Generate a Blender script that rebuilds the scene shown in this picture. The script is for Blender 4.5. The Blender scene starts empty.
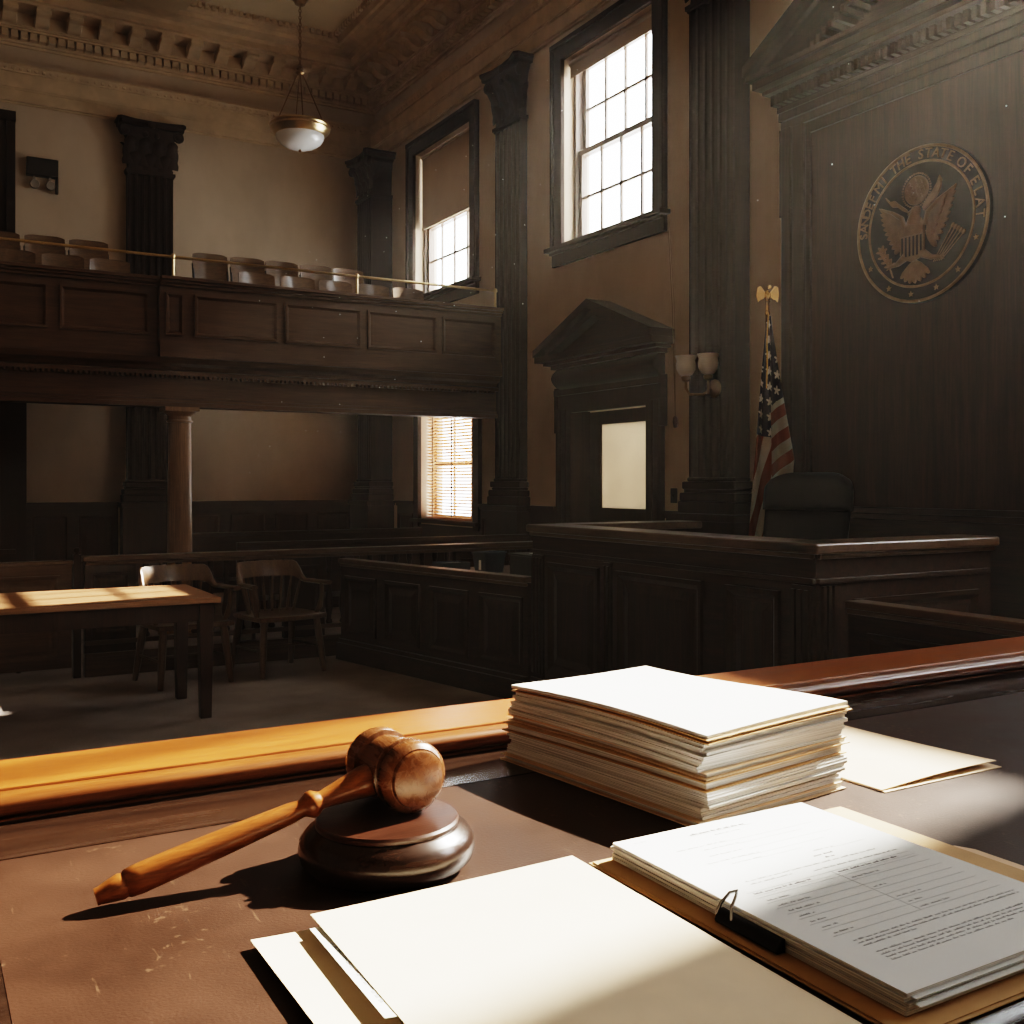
import bpy, bmesh, math, random
from mathutils import Vector, Matrix
R = math.radians
PI = math.pi
rnd = random.Random(7)
scene = bpy.context.scene
COL = scene.collection
V = Vector

# ------------------------------------------------------------------ materials
def new_mat(name):
    m = bpy.data.materials.new(name)
    m.use_nodes = True
    nt = m.node_tree
    nt.nodes.clear()
    out = nt.nodes.new('ShaderNodeOutputMaterial')
    return m, nt, out

def N(nt, t, **kw):
    n = nt.nodes.new(t)
    for k, v in kw.items():
        if k in n.inputs.keys():
            n.inputs[k].default_value = v
        else:
            setattr(n, k, v)
    return n

def L(nt, a, b):
    nt.links.new(a, b)

def c4(c, k=1.0):
    return (c[0]*k, c[1]*k, c[2]*k, 1)

def ramp(nt, stops):
    r = nt.nodes.new('ShaderNodeValToRGB')
    el = r.color_ramp.elements
    while len(el) < len(stops):
        el.new(0.5)
    for e, (p, c) in zip(el, stops):
        e.position = p
        e.color = c4(c) if len(c) == 3 else c
    return r

def coords(nt, scale, kind='Object'):
    tc = nt.nodes.new('ShaderNodeTexCoord')
    mp = nt.nodes.new('ShaderNodeMapping')
    mp.inputs['Scale'].default_value = scale
    L(nt, tc.outputs[kind], mp.inputs['Vector'])
    return mp.outputs['Vector']

def wood(name, dark, light, axis='x', rough=0.35, grain=1.0, coat=0.15, bump=0.08, spec=0.5):
    m, nt, out = new_mat(name)
    s = [14*grain, 14*grain, 14*grain]
    s['xyz'.index(axis)] = 0.9*grain
    vec = coords(nt, s)
    n1 = N(nt, 'ShaderNodeTexNoise', Scale=1.6, Detail=8.0, Roughness=0.62, Distortion=0.7)
    L(nt, vec, n1.inputs['Vector'])
    s2 = [70*grain, 70*grain, 70*grain]
    s2['xyz'.index(axis)] = 2.5*grain
    vec2 = coords(nt, s2)
    n2 = N(nt, 'ShaderNodeTexNoise', Scale=2.0, Detail=3.0, Roughness=0.6)
    L(nt, vec2, n2.inputs['Vector'])
    mid = tuple((a+b)/2 for a, b in zip(dark, light))
    r = ramp(nt, [(0.25, dark), (0.5, mid), (0.75, light)])
    L(nt, n1.outputs['Fac'], r.inputs['Fac'])
    mx = N(nt, 'ShaderNodeMix', data_type='RGBA', blend_type='MULTIPLY')
    mx.inputs[0].default_value = 0.55
    r2 = ramp(nt, [(0.3, (0.45, 0.42, 0.4)), (0.6, (1, 1, 1))])
    L(nt, n2.outputs['Fac'], r2.inputs['Fac'])
    L(nt, r.outputs['Color'], mx.inputs[6])
    L(nt, r2.outputs['Color'], mx.inputs[7])
    b = N(nt, 'ShaderNodeBsdfPrincipled', Roughness=rough)
    b.inputs['Coat Weight'].default_value = coat
    b.inputs['Specular IOR Level'].default_value = spec
    b.inputs['Coat Roughness'].default_value = 0.25
    L(nt, mx.outputs[2], b.inputs['Base Color'])
    rr = N(nt, 'ShaderNodeMapRange')
    rr.inputs['To Min'].default_value = rough*0.8
    rr.inputs['To Max'].default_value = rough*1.3
    L(nt, n1.outputs['Fac'], rr.inputs['Value'])
    L(nt, rr.outputs['Result'], b.inputs['Roughness'])
    if bump:
        bp = N(nt, 'ShaderNodeBump', Strength=bump, Distance=0.002)
        L(nt, n2.outputs['Fac'], bp.inputs['Height'])
        L(nt, bp.outputs['Normal'], b.inputs['Normal'])
    L(nt, b.outputs[0], out.inputs['Surface'])
    return m

def plain(name, color, rough=0.6, metal=0.0, var=0.15, scale=6.0, bump=0.0, bscale=60.0, spec=0.5, coat=0.0):
    m, nt, out = new_mat(name)
    vec = coords(nt, (1, 1, 1))
    n1 = N(nt, 'ShaderNodeTexNoise', Scale=scale, Detail=6.0, Roughness=0.6)
    L(nt, vec, n1.inputs['Vector'])
    r = ramp(nt, [(0.3, tuple(c*(1-var) for c in color)), (0.7, tuple(min(1, c*(1+var)) for c in color))])
    L(nt, n1.outputs['Fac'], r.inputs['Fac'])
    b = N(nt, 'ShaderNodeBsdfPrincipled', Roughness=rough, Metallic=metal)
    b.inputs['Specular IOR Level'].default_value = spec
    b.inputs['Coat Weight'].default_value = coat
    L(nt, r.outputs['Color'], b.inputs['Base Color'])
    if bump:
        n2 = N(nt, 'ShaderNodeTexNoise', Scale=bscale, Detail=4.0)
        L(nt, vec, n2.inputs['Vector'])
        bp = N(nt, 'ShaderNodeBump', Strength=bump, Distance=0.004)
        L(nt, n2.outputs['Fac'], bp.inputs['Height'])
        L(nt, bp.outputs['Normal'], b.inputs['Normal'])
    L(nt, b.outputs[0], out.inputs['Surface'])
    return m

def plaster():
    m, nt, out = new_mat('plaster')
    vec = coords(nt, (1, 1, 0.6))
    n1 = N(nt, 'ShaderNodeTexNoise', Scale=0.9, Detail=7.0, Roughness=0.65)
    L(nt, vec, n1.inputs['Vector'])
    r = ramp(nt, [(0.3, (0.44, 0.345, 0.25)), (0.55, (0.53, 0.42, 0.31)), (0.75, (0.59, 0.475, 0.355))])
    L(nt, n1.outputs['Fac'], r.inputs['Fac'])
    n2 = N(nt, 'ShaderNodeTexNoise', Scale=45.0, Detail=5.0)
    L(nt, vec, n2.inputs['Vector'])
    bp = N(nt, 'ShaderNodeBump', Strength=0.12, Distance=0.004)
    L(nt, n2.outputs['Fac'], bp.inputs['Height'])
    b = N(nt, 'ShaderNodeBsdfPrincipled', Roughness=0.85)
    b.inputs['Specular IOR Level'].default_value = 0.2
    L(nt, r.outputs['Color'], b.inputs['Base Color'])
    L(nt, bp.outputs['Normal'], b.inputs['Normal'])
    L(nt, b.outputs[0], out.inputs['Surface'])
    return m

def leather_pad():
    m, nt, out = new_mat('pad_leather')
    vec = coords(nt, (1, 1, 1))
    n1 = N(nt, 'ShaderNodeTexNoise', Scale=9.0, Detail=8.0, Roughness=0.65)
    L(nt, vec, n1.inputs['Vector'])
    r = ramp(nt, [(0.3, (0.029, 0.0125, 0.0062)), (0.7, (0.057, 0.0250, 0.0128))])
    L(nt, n1.outputs['Fac'], r.inputs['Fac'])
    # worn specks
    v = N(nt, 'ShaderNodeTexNoise', Scale=150.0, Detail=2.0, Roughness=0.5)
    L(nt, vec, v.inputs['Vector'])
    big = N(nt, 'ShaderNodeTexNoise', Scale=14.0, Detail=3.0)
    L(nt, vec, big.inputs['Vector'])
    ad = N(nt, 'ShaderNodeMath', operation='MULTIPLY')
    L(nt, v.outputs['Fac'], ad.inputs[0]); L(nt, big.outputs['Fac'], ad.inputs[1])
    r2 = ramp(nt, [(0.375, (0, 0, 0)), (0.43, (1, 1, 1))])
    L(nt, ad.outputs[0], r2.inputs['Fac'])
    # fine scratches
    sv = coords(nt, (30, 4, 1)); sv.node.inputs['Rotation'].default_value = (0, 0, 0.7)
    s = N(nt, 'ShaderNodeTexNoise', Scale=6.0, Detail=2.0, Distortion=1.5)
    L(nt, sv, s.inputs['Vector'])
    r3 = ramp(nt, [(0.70, (0, 0, 0)), (0.74, (1, 1, 1))])
    L(nt, s.outputs['Fac'], r3.inputs['Fac'])
    mxs = N(nt, 'ShaderNodeMath', operation='MAXIMUM')
    L(nt, r2.outputs['Color'], mxs.inputs[0]); L(nt, r3.outputs['Color'], mxs.inputs[1])
    ml = N(nt, 'ShaderNodeMath', operation='MULTIPLY')
    L(nt, mxs.outputs[0], ml.inputs[0]); ml.inputs[1].default_value = 0.55
    mx = N(nt, 'ShaderNodeMix', data_type='RGBA')
    L(nt, ml.outputs[0], mx.inputs[0])
    L(nt, r.outputs['Color'], mx.inputs[6])
    mx.inputs[7].default_value = (0.13, 0.075, 0.044, 1)
    b = N(nt, 'ShaderNodeBsdfPrincipled', Roughness=0.5)
    b.inputs['Specular IOR Level'].default_value = 0.45
    L(nt, mx.outputs[2], b.inputs['Base Color'])
    rr = N(nt, 'ShaderNodeMapRange')
    rr.inputs['To Min'].default_value = 0.38; rr.inputs['To Max'].default_value = 0.6
    L(nt, n1.outputs['Fac'], rr.inputs['Value']); L(nt, rr.outputs['Result'], b.inputs['Roughness'])
    n2 = N(nt, 'ShaderNodeTexNoise', Scale=420.0, Detail=3.0)
    L(nt, vec, n2.inputs['Vector'])
    bp = N(nt, 'ShaderNodeBump', Strength=0.25, Distance=0.0008)
    L(nt, n2.outputs['Fac'], bp.inputs['Height']); L(nt, bp.outputs['Normal'], b.inputs['Normal'])
    L(nt, b.outputs[0], out.inputs['Surface'])
    return m

def paper_edges(name, a, b_):
    m, nt, out = new_mat(name)
    vec = coords(nt, (4, 4, 1500))
    n1 = N(nt, 'ShaderNodeTexNoise', Scale=1.0, Detail=2.0)
    L(nt, vec, n1.inputs['Vector'])
    r = ramp(nt, [(0.32, a), (0.62, b_)])
    L(nt, n1.outputs['Fac'], r.inputs['Fac'])
    b = N(nt, 'ShaderNodeBsdfPrincipled', Roughness=0.85)
    L(nt, r.outputs['Color'], b.inputs['Base Color'])
    L(nt, b.outputs[0], out.inputs['Surface'])
    return m

def window_glass():
    m, nt, out = new_mat('window_glass')
    t = N(nt, 'ShaderNodeBsdfTransparent', Color=(0.97, 0.98, 0.98, 1))
    g = N(nt, 'ShaderNodeBsdfGlossy', Roughness=0.03)
    mx = N(nt, 'ShaderNodeMixShader', Fac=0.05)
    L(nt, t.outputs[0], mx.inputs[1]); L(nt, g.outputs[0], mx.inputs[2])
    L(nt, mx.outputs[0], out.inputs['Surface'])
    return m

def translucent(name, color, fac, rough=0.8):
    m, nt, out = new_mat(name)
    vec = coords(nt, (1, 1, 1))
    n1 = N(nt, 'ShaderNodeTexNoise', Scale=3.0, Detail=3.0)
    L(nt, vec, n1.inputs['Vector'])
    r = ramp(nt, [(0.3, tuple(c*0.92 for c in color)), (0.7, color)])
    L(nt, n1.outputs['Fac'], r.inputs['Fac'])
    d = N(nt, 'ShaderNodeBsdfDiffuse'); t = N(nt, 'ShaderNodeBsdfTranslucent')
    L(nt, r.outputs['Color'], d.inputs['Color']); L(nt, r.outputs['Color'], t.inputs['Color'])
    mx = N(nt, 'ShaderNodeMixShader', Fac=fac)
    L(nt, d.outputs[0], mx.inputs[1]); L(nt, t.outputs[0], mx.inputs[2])
    L(nt, mx.outputs[0], out.inputs['Surface'])
    return m

def carpet():
    m, nt, out = new_mat('carpet')
    vec = coords(nt, (1, 1, 1))
    n1 = N(nt, 'ShaderNodeTexNoise', Scale=120.0, Detail=3.0)
    n0 = N(nt, 'ShaderNodeTexNoise', Scale=1.5, Detail=4.0)
    L(nt, vec, n1.inputs['Vector']); L(nt, vec, n0.inputs['Vector'])
    mm = N(nt, 'ShaderNodeMath', operation='MULTIPLY')
    L(nt, n1.outputs['Fac'], mm.inputs[0]); L(nt, n0.outputs['Fac'], mm.inputs[1])
    r = ramp(nt, [(0.12, (0.20, 0.17, 0.155)), (0.4, (0.40, 0.345, 0.315))])
    L(nt, mm.outputs[0], r.inputs['Fac'])
    b = N(nt, 'ShaderNodeBsdfPrincipled', Roughness=0.95)
    b.inputs['Specular IOR Level'].default_value = 0.1
    L(nt, r.outputs['Color'], b.inputs['Base Color'])
    bp = N(nt, 'ShaderNodeBump', Strength=0.6, Distance=0.006)
    L(nt, n1.outputs['Fac'], bp.inputs['Height']); L(nt, bp.outputs['Normal'], b.inputs['Normal'])
    L(nt, b.outputs[0], out.inputs['Surface'])
    return m

def flag_mat():
    m, nt, out = new_mat('flag_cloth')
    uv = N(nt, 'ShaderNodeUVMap', uv_map='stripes')
    sp = N(nt, 'ShaderNodeSeparateXYZ')
    L(nt, uv.outputs[0], sp.inputs[0])
    fr = N(nt, 'ShaderNodeMath', operation='FRACT'); L(nt, sp.outputs[0], fr.inputs[0])
    gt = N(nt, 'ShaderNodeMath', operation='GREATER_THAN'); gt.inputs[1].default_value = 0.5
    L(nt, fr.outputs[0], gt.inputs[0])
    st = N(nt, 'ShaderNodeMix', data_type='RGBA')
    st.inputs[6].default_value = (0.22, 0.06, 0.022, 1); st.inputs[7].default_value = (0.46, 0.41, 0.36, 1)
    L(nt, gt.outputs[0], st.inputs[0])
    # star field
    uv2 = N(nt, 'ShaderNodeUVMap', uv_map='stars')
    fx = N(nt, 'ShaderNodeVectorMath', operation='FRACTION'); L(nt, uv2.outputs[0], fx.inputs[0])
    sb = N(nt, 'ShaderNodeVectorMath', operation='SUBTRACT'); sb.inputs[1].default_value = (0.5, 0.5, 0)
    L(nt, fx.outputs[0], sb.inputs[0])
    sx = N(nt, 'ShaderNodeSeparateXYZ'); L(nt, sb.outputs[0], sx.inputs[0])
    an = N(nt, 'ShaderNodeMath', operation='ARCTAN2'); L(nt, sx.outputs[0], an.inputs[0]); L(nt, sx.outputs[1], an.inputs[1])
    m5 = N(nt, 'ShaderNodeMath', operation='MULTIPLY'); m5.inputs[1].default_value = 5.0; L(nt, an.outputs[0], m5.inputs[0])
    cs = N(nt, 'ShaderNodeMath', operation='COSINE'); L(nt, m5.outputs[0], cs.inputs[0])
    rad = N(nt, 'ShaderNodeMath', operation='MULTIPLY_ADD'); rad.inputs[1].default_value = 0.09; rad.inputs[2].default_value = 0.23
    L(nt, cs.outputs[0], rad.inputs[0])
    ln = N(nt, 'ShaderNodeVectorMath', operation='LENGTH'); L(nt, sb.outputs[0], ln.inputs[0])
    lt = N(nt, 'ShaderNodeMath', operation='LESS_THAN'); L(nt, ln.outputs['Value'], lt.inputs[0]); L(nt, rad.outputs[0], lt.inputs[1])
    bl = N(nt, 'ShaderNodeMix', data_type='RGBA')
    bl.inputs[6].default_value = (0.012, 0.015, 0.04, 1); bl.inputs[7].default_value = (0.62, 0.58, 0.55, 1)
    L(nt, lt.outputs[0], bl.inputs[0])
    cm = N(nt, 'ShaderNodeMath', operation='GREATER_THAN'); cm.inputs[1].default_value = 0.0
    L(nt, sp.outputs[1], cm.inputs[0])
    fin = N(nt, 'ShaderNodeMix', data_type='RGBA')
    L(nt, cm.outputs[0], fin.inputs[0]); L(nt, st.outputs[2], fin.inputs[6]); L(nt, bl.outputs[2], fin.inputs[7])
    b = N(nt, 'ShaderNodeBsdfPrincipled', Roughness=0.75)
    b.inputs['Sheen Weight'].default_value = 0.2
    L(nt, fin.outputs[2], b.inputs['Base Color'])
    L(nt, b.outputs[0], out.inputs['Surface'])
    return m

M = {}
M['plaster'] = plaster()
M['ceil'] = plain('ceiling_paint', (0.56, 0.44, 0.29), 0.85, var=0.08, scale=1.2, spec=0.2)
M['cornice'] = plain('cornice_paint', (0.53, 0.40, 0.265), 0.8, var=0.14, scale=4, spec=0.2, bump=0.1)
M['carpet'] = carpet()
M['dark_x'] = wood('mahogany_x', (0.026, 0.0125, 0.0065), (0.066, 0.031, 0.016), 'x', rough=0.42, coat=0.03, spec=0.28)
M['dark_y'] = wood('mahogany_y', (0.026, 0.0125, 0.0065), (0.066, 0.031, 0.016), 'y', rough=0.42, coat=0.03, spec=0.28)
M['dark_z'] = wood('mahogany_z', (0.024, 0.0115, 0.006), (0.060, 0.028, 0.0145), 'z', rough=0.42, coat=0.03, spec=0.28)
M['panel_z'] = wood('panel_wood', (0.034, 0.0145, 0.0072), (0.074, 0.0305, 0.0155), 'z', rough=0.5, grain=0.6, coat=0.0, spec=0.2)
M['ebony_z'] = wood('pilaster_wood', (0.019, 0.009, 0.0052), (0.046, 0.021, 0.0115), 'z', rough=0.5, coat=0.0, spec=0.2)
M['gal_x'] = wood('gallery_wood_x', (0.072, 0.037, 0.017), (0.140, 0.074, 0.036), 'x', rough=0.5, coat=0.03, spec=0.3)
M['gal_z'] = wood('gallery_wood_z', (0.058, 0.033, 0.019), (0.115, 0.068, 0.040), 'z', rough=0.45)
M['col_z'] = wood('column_oak', (0.16, 0.082, 0.031), (0.28, 0.152, 0.062), 'z', rough=0.4)
M['rail_x'] = wood('rail_oak_x', (0.070, 0.037, 0.018), (0.14, 0.077, 0.038), 'x', rough=0.35)
M['rail_y'] = wood('rail_oak_y', (0.07, 0.038, 0.020), (0.145, 0.08, 0.042), 'y', rough=0.35)
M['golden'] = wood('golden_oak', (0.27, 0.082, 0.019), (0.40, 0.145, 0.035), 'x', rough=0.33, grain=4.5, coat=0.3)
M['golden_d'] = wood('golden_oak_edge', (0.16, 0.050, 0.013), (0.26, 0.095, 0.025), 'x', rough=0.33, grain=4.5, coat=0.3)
M['border'] = wood('desk_border', (0.018, 0.010, 0.007), (0.045, 0.024, 0.015), 'x', rough=0.25, grain=2, coat=0.4)
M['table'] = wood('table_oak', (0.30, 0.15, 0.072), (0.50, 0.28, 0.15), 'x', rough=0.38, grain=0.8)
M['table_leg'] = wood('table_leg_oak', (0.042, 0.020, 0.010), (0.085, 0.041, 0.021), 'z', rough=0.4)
M['chair'] = wood('chair_oak', (0.080, 0.043, 0.020), (0.165, 0.092, 0.044), 'z', rough=0.3, coat=0.35)
M['gavel'] = wood('gavel_wood', (0.115, 0.043, 0.016), (0.25, 0.105, 0.042), 'y', rough=0.26, grain=5, coat=0.5)
M['handle'] = wood('handle_wood', (0.24, 0.080, 0.022), (0.38, 0.145, 0.044), 'x', rough=0.28, grain=4, coat=0.4)
M['block'] = wood('block_wood', (0.020, 0.010, 0.007), (0.050, 0.024, 0.015), 'x', rough=0.24, grain=3, coat=0.5)
M['block_top'] = wood('block_top_wood', (0.036, 0.015, 0.009), (0.075, 0.029, 0.016), 'x', rough=0.3, grain=3, coat=0.4)
M['pad'] = leather_pad()
M['white'] = plain('white_paper', (0.80, 0.79, 0.76), 0.8, var=0.03, scale=9)
M['white2'] = plain('form_paper', (0.76, 0.77, 0.77), 0.8, var=0.02, scale=9)
M['edges'] = paper_edges('paper_edges', (0.46, 0.44, 0.41), (0.82, 0.80, 0.77))
M['manila'] = plain('manila', (0.74, 0.56, 0.385), 0.75, var=0.07, scale=22)
M['manila_lt'] = plain('manila_light', (0.80, 0.655, 0.485), 0.75, var=0.05, scale=22)
M['manila_dk'] = plain('manila_dark', (0.56, 0.37, 0.20), 0.78, var=0.09, scale=22)
M['ink'] = plain('ink', (0.30, 0.31, 0.33), 0.8, var=0.1)
M['ink_dk'] = plain('ink_dark', (0.13, 0.13, 0.14), 0.8, var=0.1)
M['rule'] = plain('rule_ink', (0.46, 0.48, 0.50), 0.8, var=0.1)
M['black'] = plain('black_metal', (0.012, 0.012, 0.014), 0.3, var=0.1, metal=0.2)
M['steel'] = plain('steel', (0.55, 0.56, 0.58), 0.25, metal=1.0, var=0.05)
M['brass'] = plain('brass', (0.62, 0.46, 0.25), 0.28, metal=1.0, var=0.15)
M['brass_dk'] = plain('brass_dark', (0.30, 0.19, 0.10), 0.38, metal=1.0, var=0.2)
M['gold'] = plain('gold', (0.80, 0.60, 0.30), 0.25, metal=1.0, var=0.1)
M['seal_dk'] = plain('seal_bronze_dark', (0.045, 0.036, 0.030), 0.45, metal=0.5, var=0.2, scale=14)
M['seal_lt'] = plain('seal_bronze_light', (0.34, 0.22, 0.14), 0.42, metal=0.6, var=0.2, scale=20)
M['chair_leather'] = plain('chair_leather', (0.010, 0.011, 0.016), 0.42, var=0.2, scale=8, bump=0.12, bscale=180, spec=0.3)
M['milk'] = plain('milk_glass', (0.84, 0.81, 0.77), 0.22, var=0.05)
M['sash'] = wood('sash_wood', (0.12, 0.08, 0.055), (0.20, 0.14, 0.10), 'z', rough=0.45)
M['glass'] = window_glass()
M['frost'] = translucent('frosted_glass', (0.80, 0.75, 0.67), 0.75)
M['shade'] = translucent('roller_shade_cloth', (0.42, 0.33, 0.245), 0.10)
M['slat'] = translucent('blind_slat_wood', (0.55, 0.33, 0.18), 0.12)
M['cord'] = plain('cord_cotton', (0.30, 0.23, 0.16), 0.9)
M['plate'] = plain('dark_plate', (0.025, 0.022, 0.020), 0.4)
M['bin'] = plain('blue_plastic', (0.07, 0.085, 0.12), 0.45)
M['unit_white'] = plain('lamp_plastic', (0.30, 0.25, 0.20), 0.5)
M['seatply'] = wood('seat_ply', (0.14, 0.085, 0.048), (0.26, 0.165, 0.10), 'x', rough=0.3, coat=0.3)
M['iron'] = plain('cast_iron', (0.02, 0.019, 0.018), 0.5)
M['flag'] = flag_mat()
M['mote'] = plain('dust', (0.9, 0.88, 0.84), 0.9)
M['outside'] = plain('corridor_paint', (0.75, 0.70, 0.60), 0.9)

# ------------------------------------------------------------------ mesh helpers
class Fr:
    """a local frame: origin, u (across), v (up), n (out)"""
    def __init__(s, o, u, v, n):
        s.o, s.u, s.v, s.n = V(o), V(u).normalized(), V(v).normalized(), V(n).normalized()
    def p(s, a, b, c=0.0):
        return s.o + s.u*a + s.v*b + s.n*c
    def shift(s, a, b, c=0.0):
        return Fr(s.p(a, b, c), s.u, s.v, s.n)
    def mat(s):
        m = Matrix((s.u, s.v, s.n)).transposed().to_4x4()
        m.translation = s.o
        return m
WORLD = Fr((0, 0, 0), (1, 0, 0), (0, 1, 0), (0, 0, 1))
def FX(x, y, z=0):   # on the long right wall, facing -X; u runs to -Y
    return Fr((x, y, z), (0, -1, 0), (0, 0, 1), (-1, 0, 0))
def FY(x, y, z=0):   # on the rear wall, facing -Y; u runs to +X
    return Fr((x, y, z), (1, 0, 0), (0, 0, 1), (0, -1, 0))

class MB:
    def __init__(s):
        s.bm = bmesh.new()
    def face(s, pts, mi=0):
        vs = [s.bm.verts.new(p) for p in pts]
        try:
            f = s.bm.faces.new(vs); f.material_index = mi
            return f
        except ValueError:
            return None
    def hexa(s, a, b, mi=0):
        """a: 4 bottom points ccw, b: 4 top points"""
        va = [s.bm.verts.new(p) for p in a]; vb = [s.bm.verts.new(p) for p in b]
        fs = [va[::-1], vb] + [[va[i], va[(i+1) % 4], vb[(i+1) % 4], vb[i]] for i in range(4)]
        for f in fs:
            s.bm.faces.new(f).material_index = mi
        return s
    def box(s, x0, x1, y0, y1, z0, z1, mi=0):
        return s.fbox(WORLD, x0, x1, y0, y1, z0, z1, mi)
    def fbox(s, F, u0, u1, v0, v1, n0, n1, mi=0):
        a = [F.p(u0, v0, n0), F.p(u1, v0, n0), F.p(u1, v1, n0), F.p(u0, v1, n0)]
        b = [F.p(u0, v0, n1), F.p(u1, v0, n1), F.p(u1, v1, n1), F.p(u0, v1, n1)]
        return s.hexa(a, b, mi)
    def frustum(s, F, u0, u1, v0, v1, n0, n1, inset):
        i = inset
        a = [F.p(u0, v0, n0), F.p(u1, v0, n0), F.p(u1, v1, n0), F.p(u0, v1, n0)]
        b = [F.p(u0+i, v0+i, n1), F.p(u1-i, v0+i, n1), F.p(u1-i, v1-i, n1), F.p(u0+i, v1-i, n1)]
        return s.hexa(a, b)
    def prism(s, F, poly, n0, n1, mi=0):
        a = [s.bm.verts.new(F.p(p[0], p[1], n0)) for p in poly]
        b = [s.bm.verts.new(F.p(p[0], p[1], n1)) for p in poly]
        n = len(poly)
        s.bm.faces.new(a[::-1]).material_index = mi
        s.bm.faces.new(b).material_index = mi
        for i in range(n):
            s.bm.faces.new([a[i], a[(i+1) % n], b[(i+1) % n], b[i]]).material_index = mi
        return s
    def rings(s, rings, cap=True, close=True):
        vr = [[s.bm.verts.new(p) for p in r] for r in rings]
        n = len(vr[0])
        for a, b in zip(vr, vr[1:]):
            for i in range(n if close else n-1):
                s.bm.faces.new([a[i], a[(i+1) % n], b[(i+1) % n], b[i]])
        if cap and close:
            s.bm.faces.new(vr[0][::-1]); s.bm.faces.new(vr[-1])
        return s
    def lathe(s, prof, F=None, seg=24, arc=2*PI):
        """prof: [(r, h)], spins about F.n, h along n"""
        F = F or WORLD
        rs = []
        for r, h in prof:
            r = max(r, 1e-5)
            rs.append([F.p(r*math.cos(arc*i/seg), r*math.sin(arc*i/seg), h) for i in range(seg)])
        return s.rings(rs)
    def tube(s, pts, r, seg=8):
        pts = [V(p) for p in pts]
        n = len(pts)
        rr = r if isinstance(r, (list, tuple)) else [r]*n
        t0 = (pts[1]-pts[0]).normalized()
        up = V((0, 0, 1)) if abs(t0.z) < 0.9 else V((1, 0, 0))
        a = t0.cross(up).normalized()
        rs = []
        for i, p in enumerate(pts):
            t = (pts[min(i+1, n-1)]-pts[max(i-1, 0)]).normalized()
            a = (a - t*a.dot(t)).normalized()
            b = t.cross(a)
            rs.append([p + (a*math.cos(2*PI*k/seg)+b*math.sin(2*PI*k/seg))*rr[i] for k in range(seg)])
        return s.rings(rs)
    def ball(s, c, r, seg=12, sc=(1, 1, 1), F=None):
        F = F or WORLD
        rs = []
        nr = max(4, seg//2)
        for j in range(1, nr):
            th = PI*j/nr
            rs.append([V(c) + F.u*(r*sc[0]*math.sin(th)*math.cos(2*PI*i/seg)) + F.v*(r*sc[1]*math.sin(th)*math.sin(2*PI*i/seg)) + F.n*(-r*sc[2]*math.cos(th)) for i in range(seg)])
        return s.rings(rs)
    def torus(s, F, R_, r, seg=64, ms=8):
        rs = []
        for i in range(seg+1):
            a = 2*PI*i/seg
            rs.append([F.p((R_+r*math.cos(2*PI*k/ms))*math.cos(a), (R_+r*math.cos(2*PI*k/ms))*math.sin(a), r*math.sin(2*PI*k/ms)) for k in range(ms)])
        s.rings(rs, cap=False)
        bmesh.ops.remove_doubles(s.bm, verts=s.bm.verts, dist=1e-6)
        return s
    def sheet(s, fn, nu, nv, thick=None, mi=0):
        """fn(i/nu, j/nv) -> point; thick: fn -> offset vector for a closed slab"""
        top = [[s.bm.verts.new(fn(i/nu, j/nv)) for j in range(nv+1)] for i in range(nu+1)]
        for i in range(nu):
            for j in range(nv):
                s.bm.faces.new([top[i][j], top[i+1][j], top[i+1][j+1], top[i][j+1]]).material_index = mi
        if thick is not None:
            bot = [[s.bm.verts.new(V(fn(i/nu, j/nv)) - V(thick)) for j in range(nv+1)] for i in range(nu+1)]
            for i in range(nu):
                for j in range(nv):
                    s.bm.faces.new([bot[i][j+1], bot[i+1][j+1], bot[i+1][j], bot[i][j]]).material_index = mi
            rim = [(i, 0) for i in range(nu)] + [(nu, j) for j in range(nv)] + [(i, nv) for i in range(nu, 0, -1)] + [(0, j) for j in range(nv, 0, -1)]
            for k in range(len(rim)):
                i, j = rim[k]; i2, j2 = rim[(k+1) % len(rim)]
                f = s.bm.faces.new([top[i2][j2], top[i][j], bot[i][j], bot[i2][j2]])
                f.material_index = mi
        return s
    def mesh(s, name, mats, smooth=35):
        bmesh.ops.recalc_face_normals(s.bm, faces=s.bm.faces)
        if smooth:
            lim = R(smooth)
            for f in s.bm.faces:
                f.smooth = True
            for e in s.bm.edges:
                if len(e.link_faces) == 2:
                    try:
                        e.smooth = e.calc_face_angle() < lim
                    except ValueError:
                        e.smooth = False
                else:
                    e.smooth = False
        me = bpy.data.meshes.new(name)
        s.bm.to_mesh(me); s.bm.free()
        for m in (mats if isinstance(mats, (list, tuple)) else [mats]):
            me.materials.append(m)
        return me
    def build(s, name, mats, parent=None, local=False, smooth=35, bevel=0.0, seg=2, label=None):
        o = bpy.data.objects.new(name, s.mesh(name, mats, smooth))
        COL.objects.link(o)
        if parent is not None:
            o.parent = parent
            if not local:
                o.matrix_parent_inverse = basis(parent).inverted()
        if bevel:
            b = o.modifiers.new('bevel', 'BEVEL')
            b.width = bevel; b.segments = seg; b.limit_method = 'ANGLE'; b.angle_limit = R(40)
            b.harden_normals = False
        if label:
            o['label'] = label
        return o

def basis(o):
    m = Matrix.LocRotScale(o.location, o.rotation_euler, o.scale)
    if o.parent is not None:
        return basis(o.parent) @ o.matrix_parent_inverse @ m
    return m

def tag(o, label=None, cat=None, group=None, kind=None):
    if label: o['label'] = label
    if cat: o['category'] = cat
    if group: o['group'] = group
    if kind: o['kind'] = kind
    return o

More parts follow.
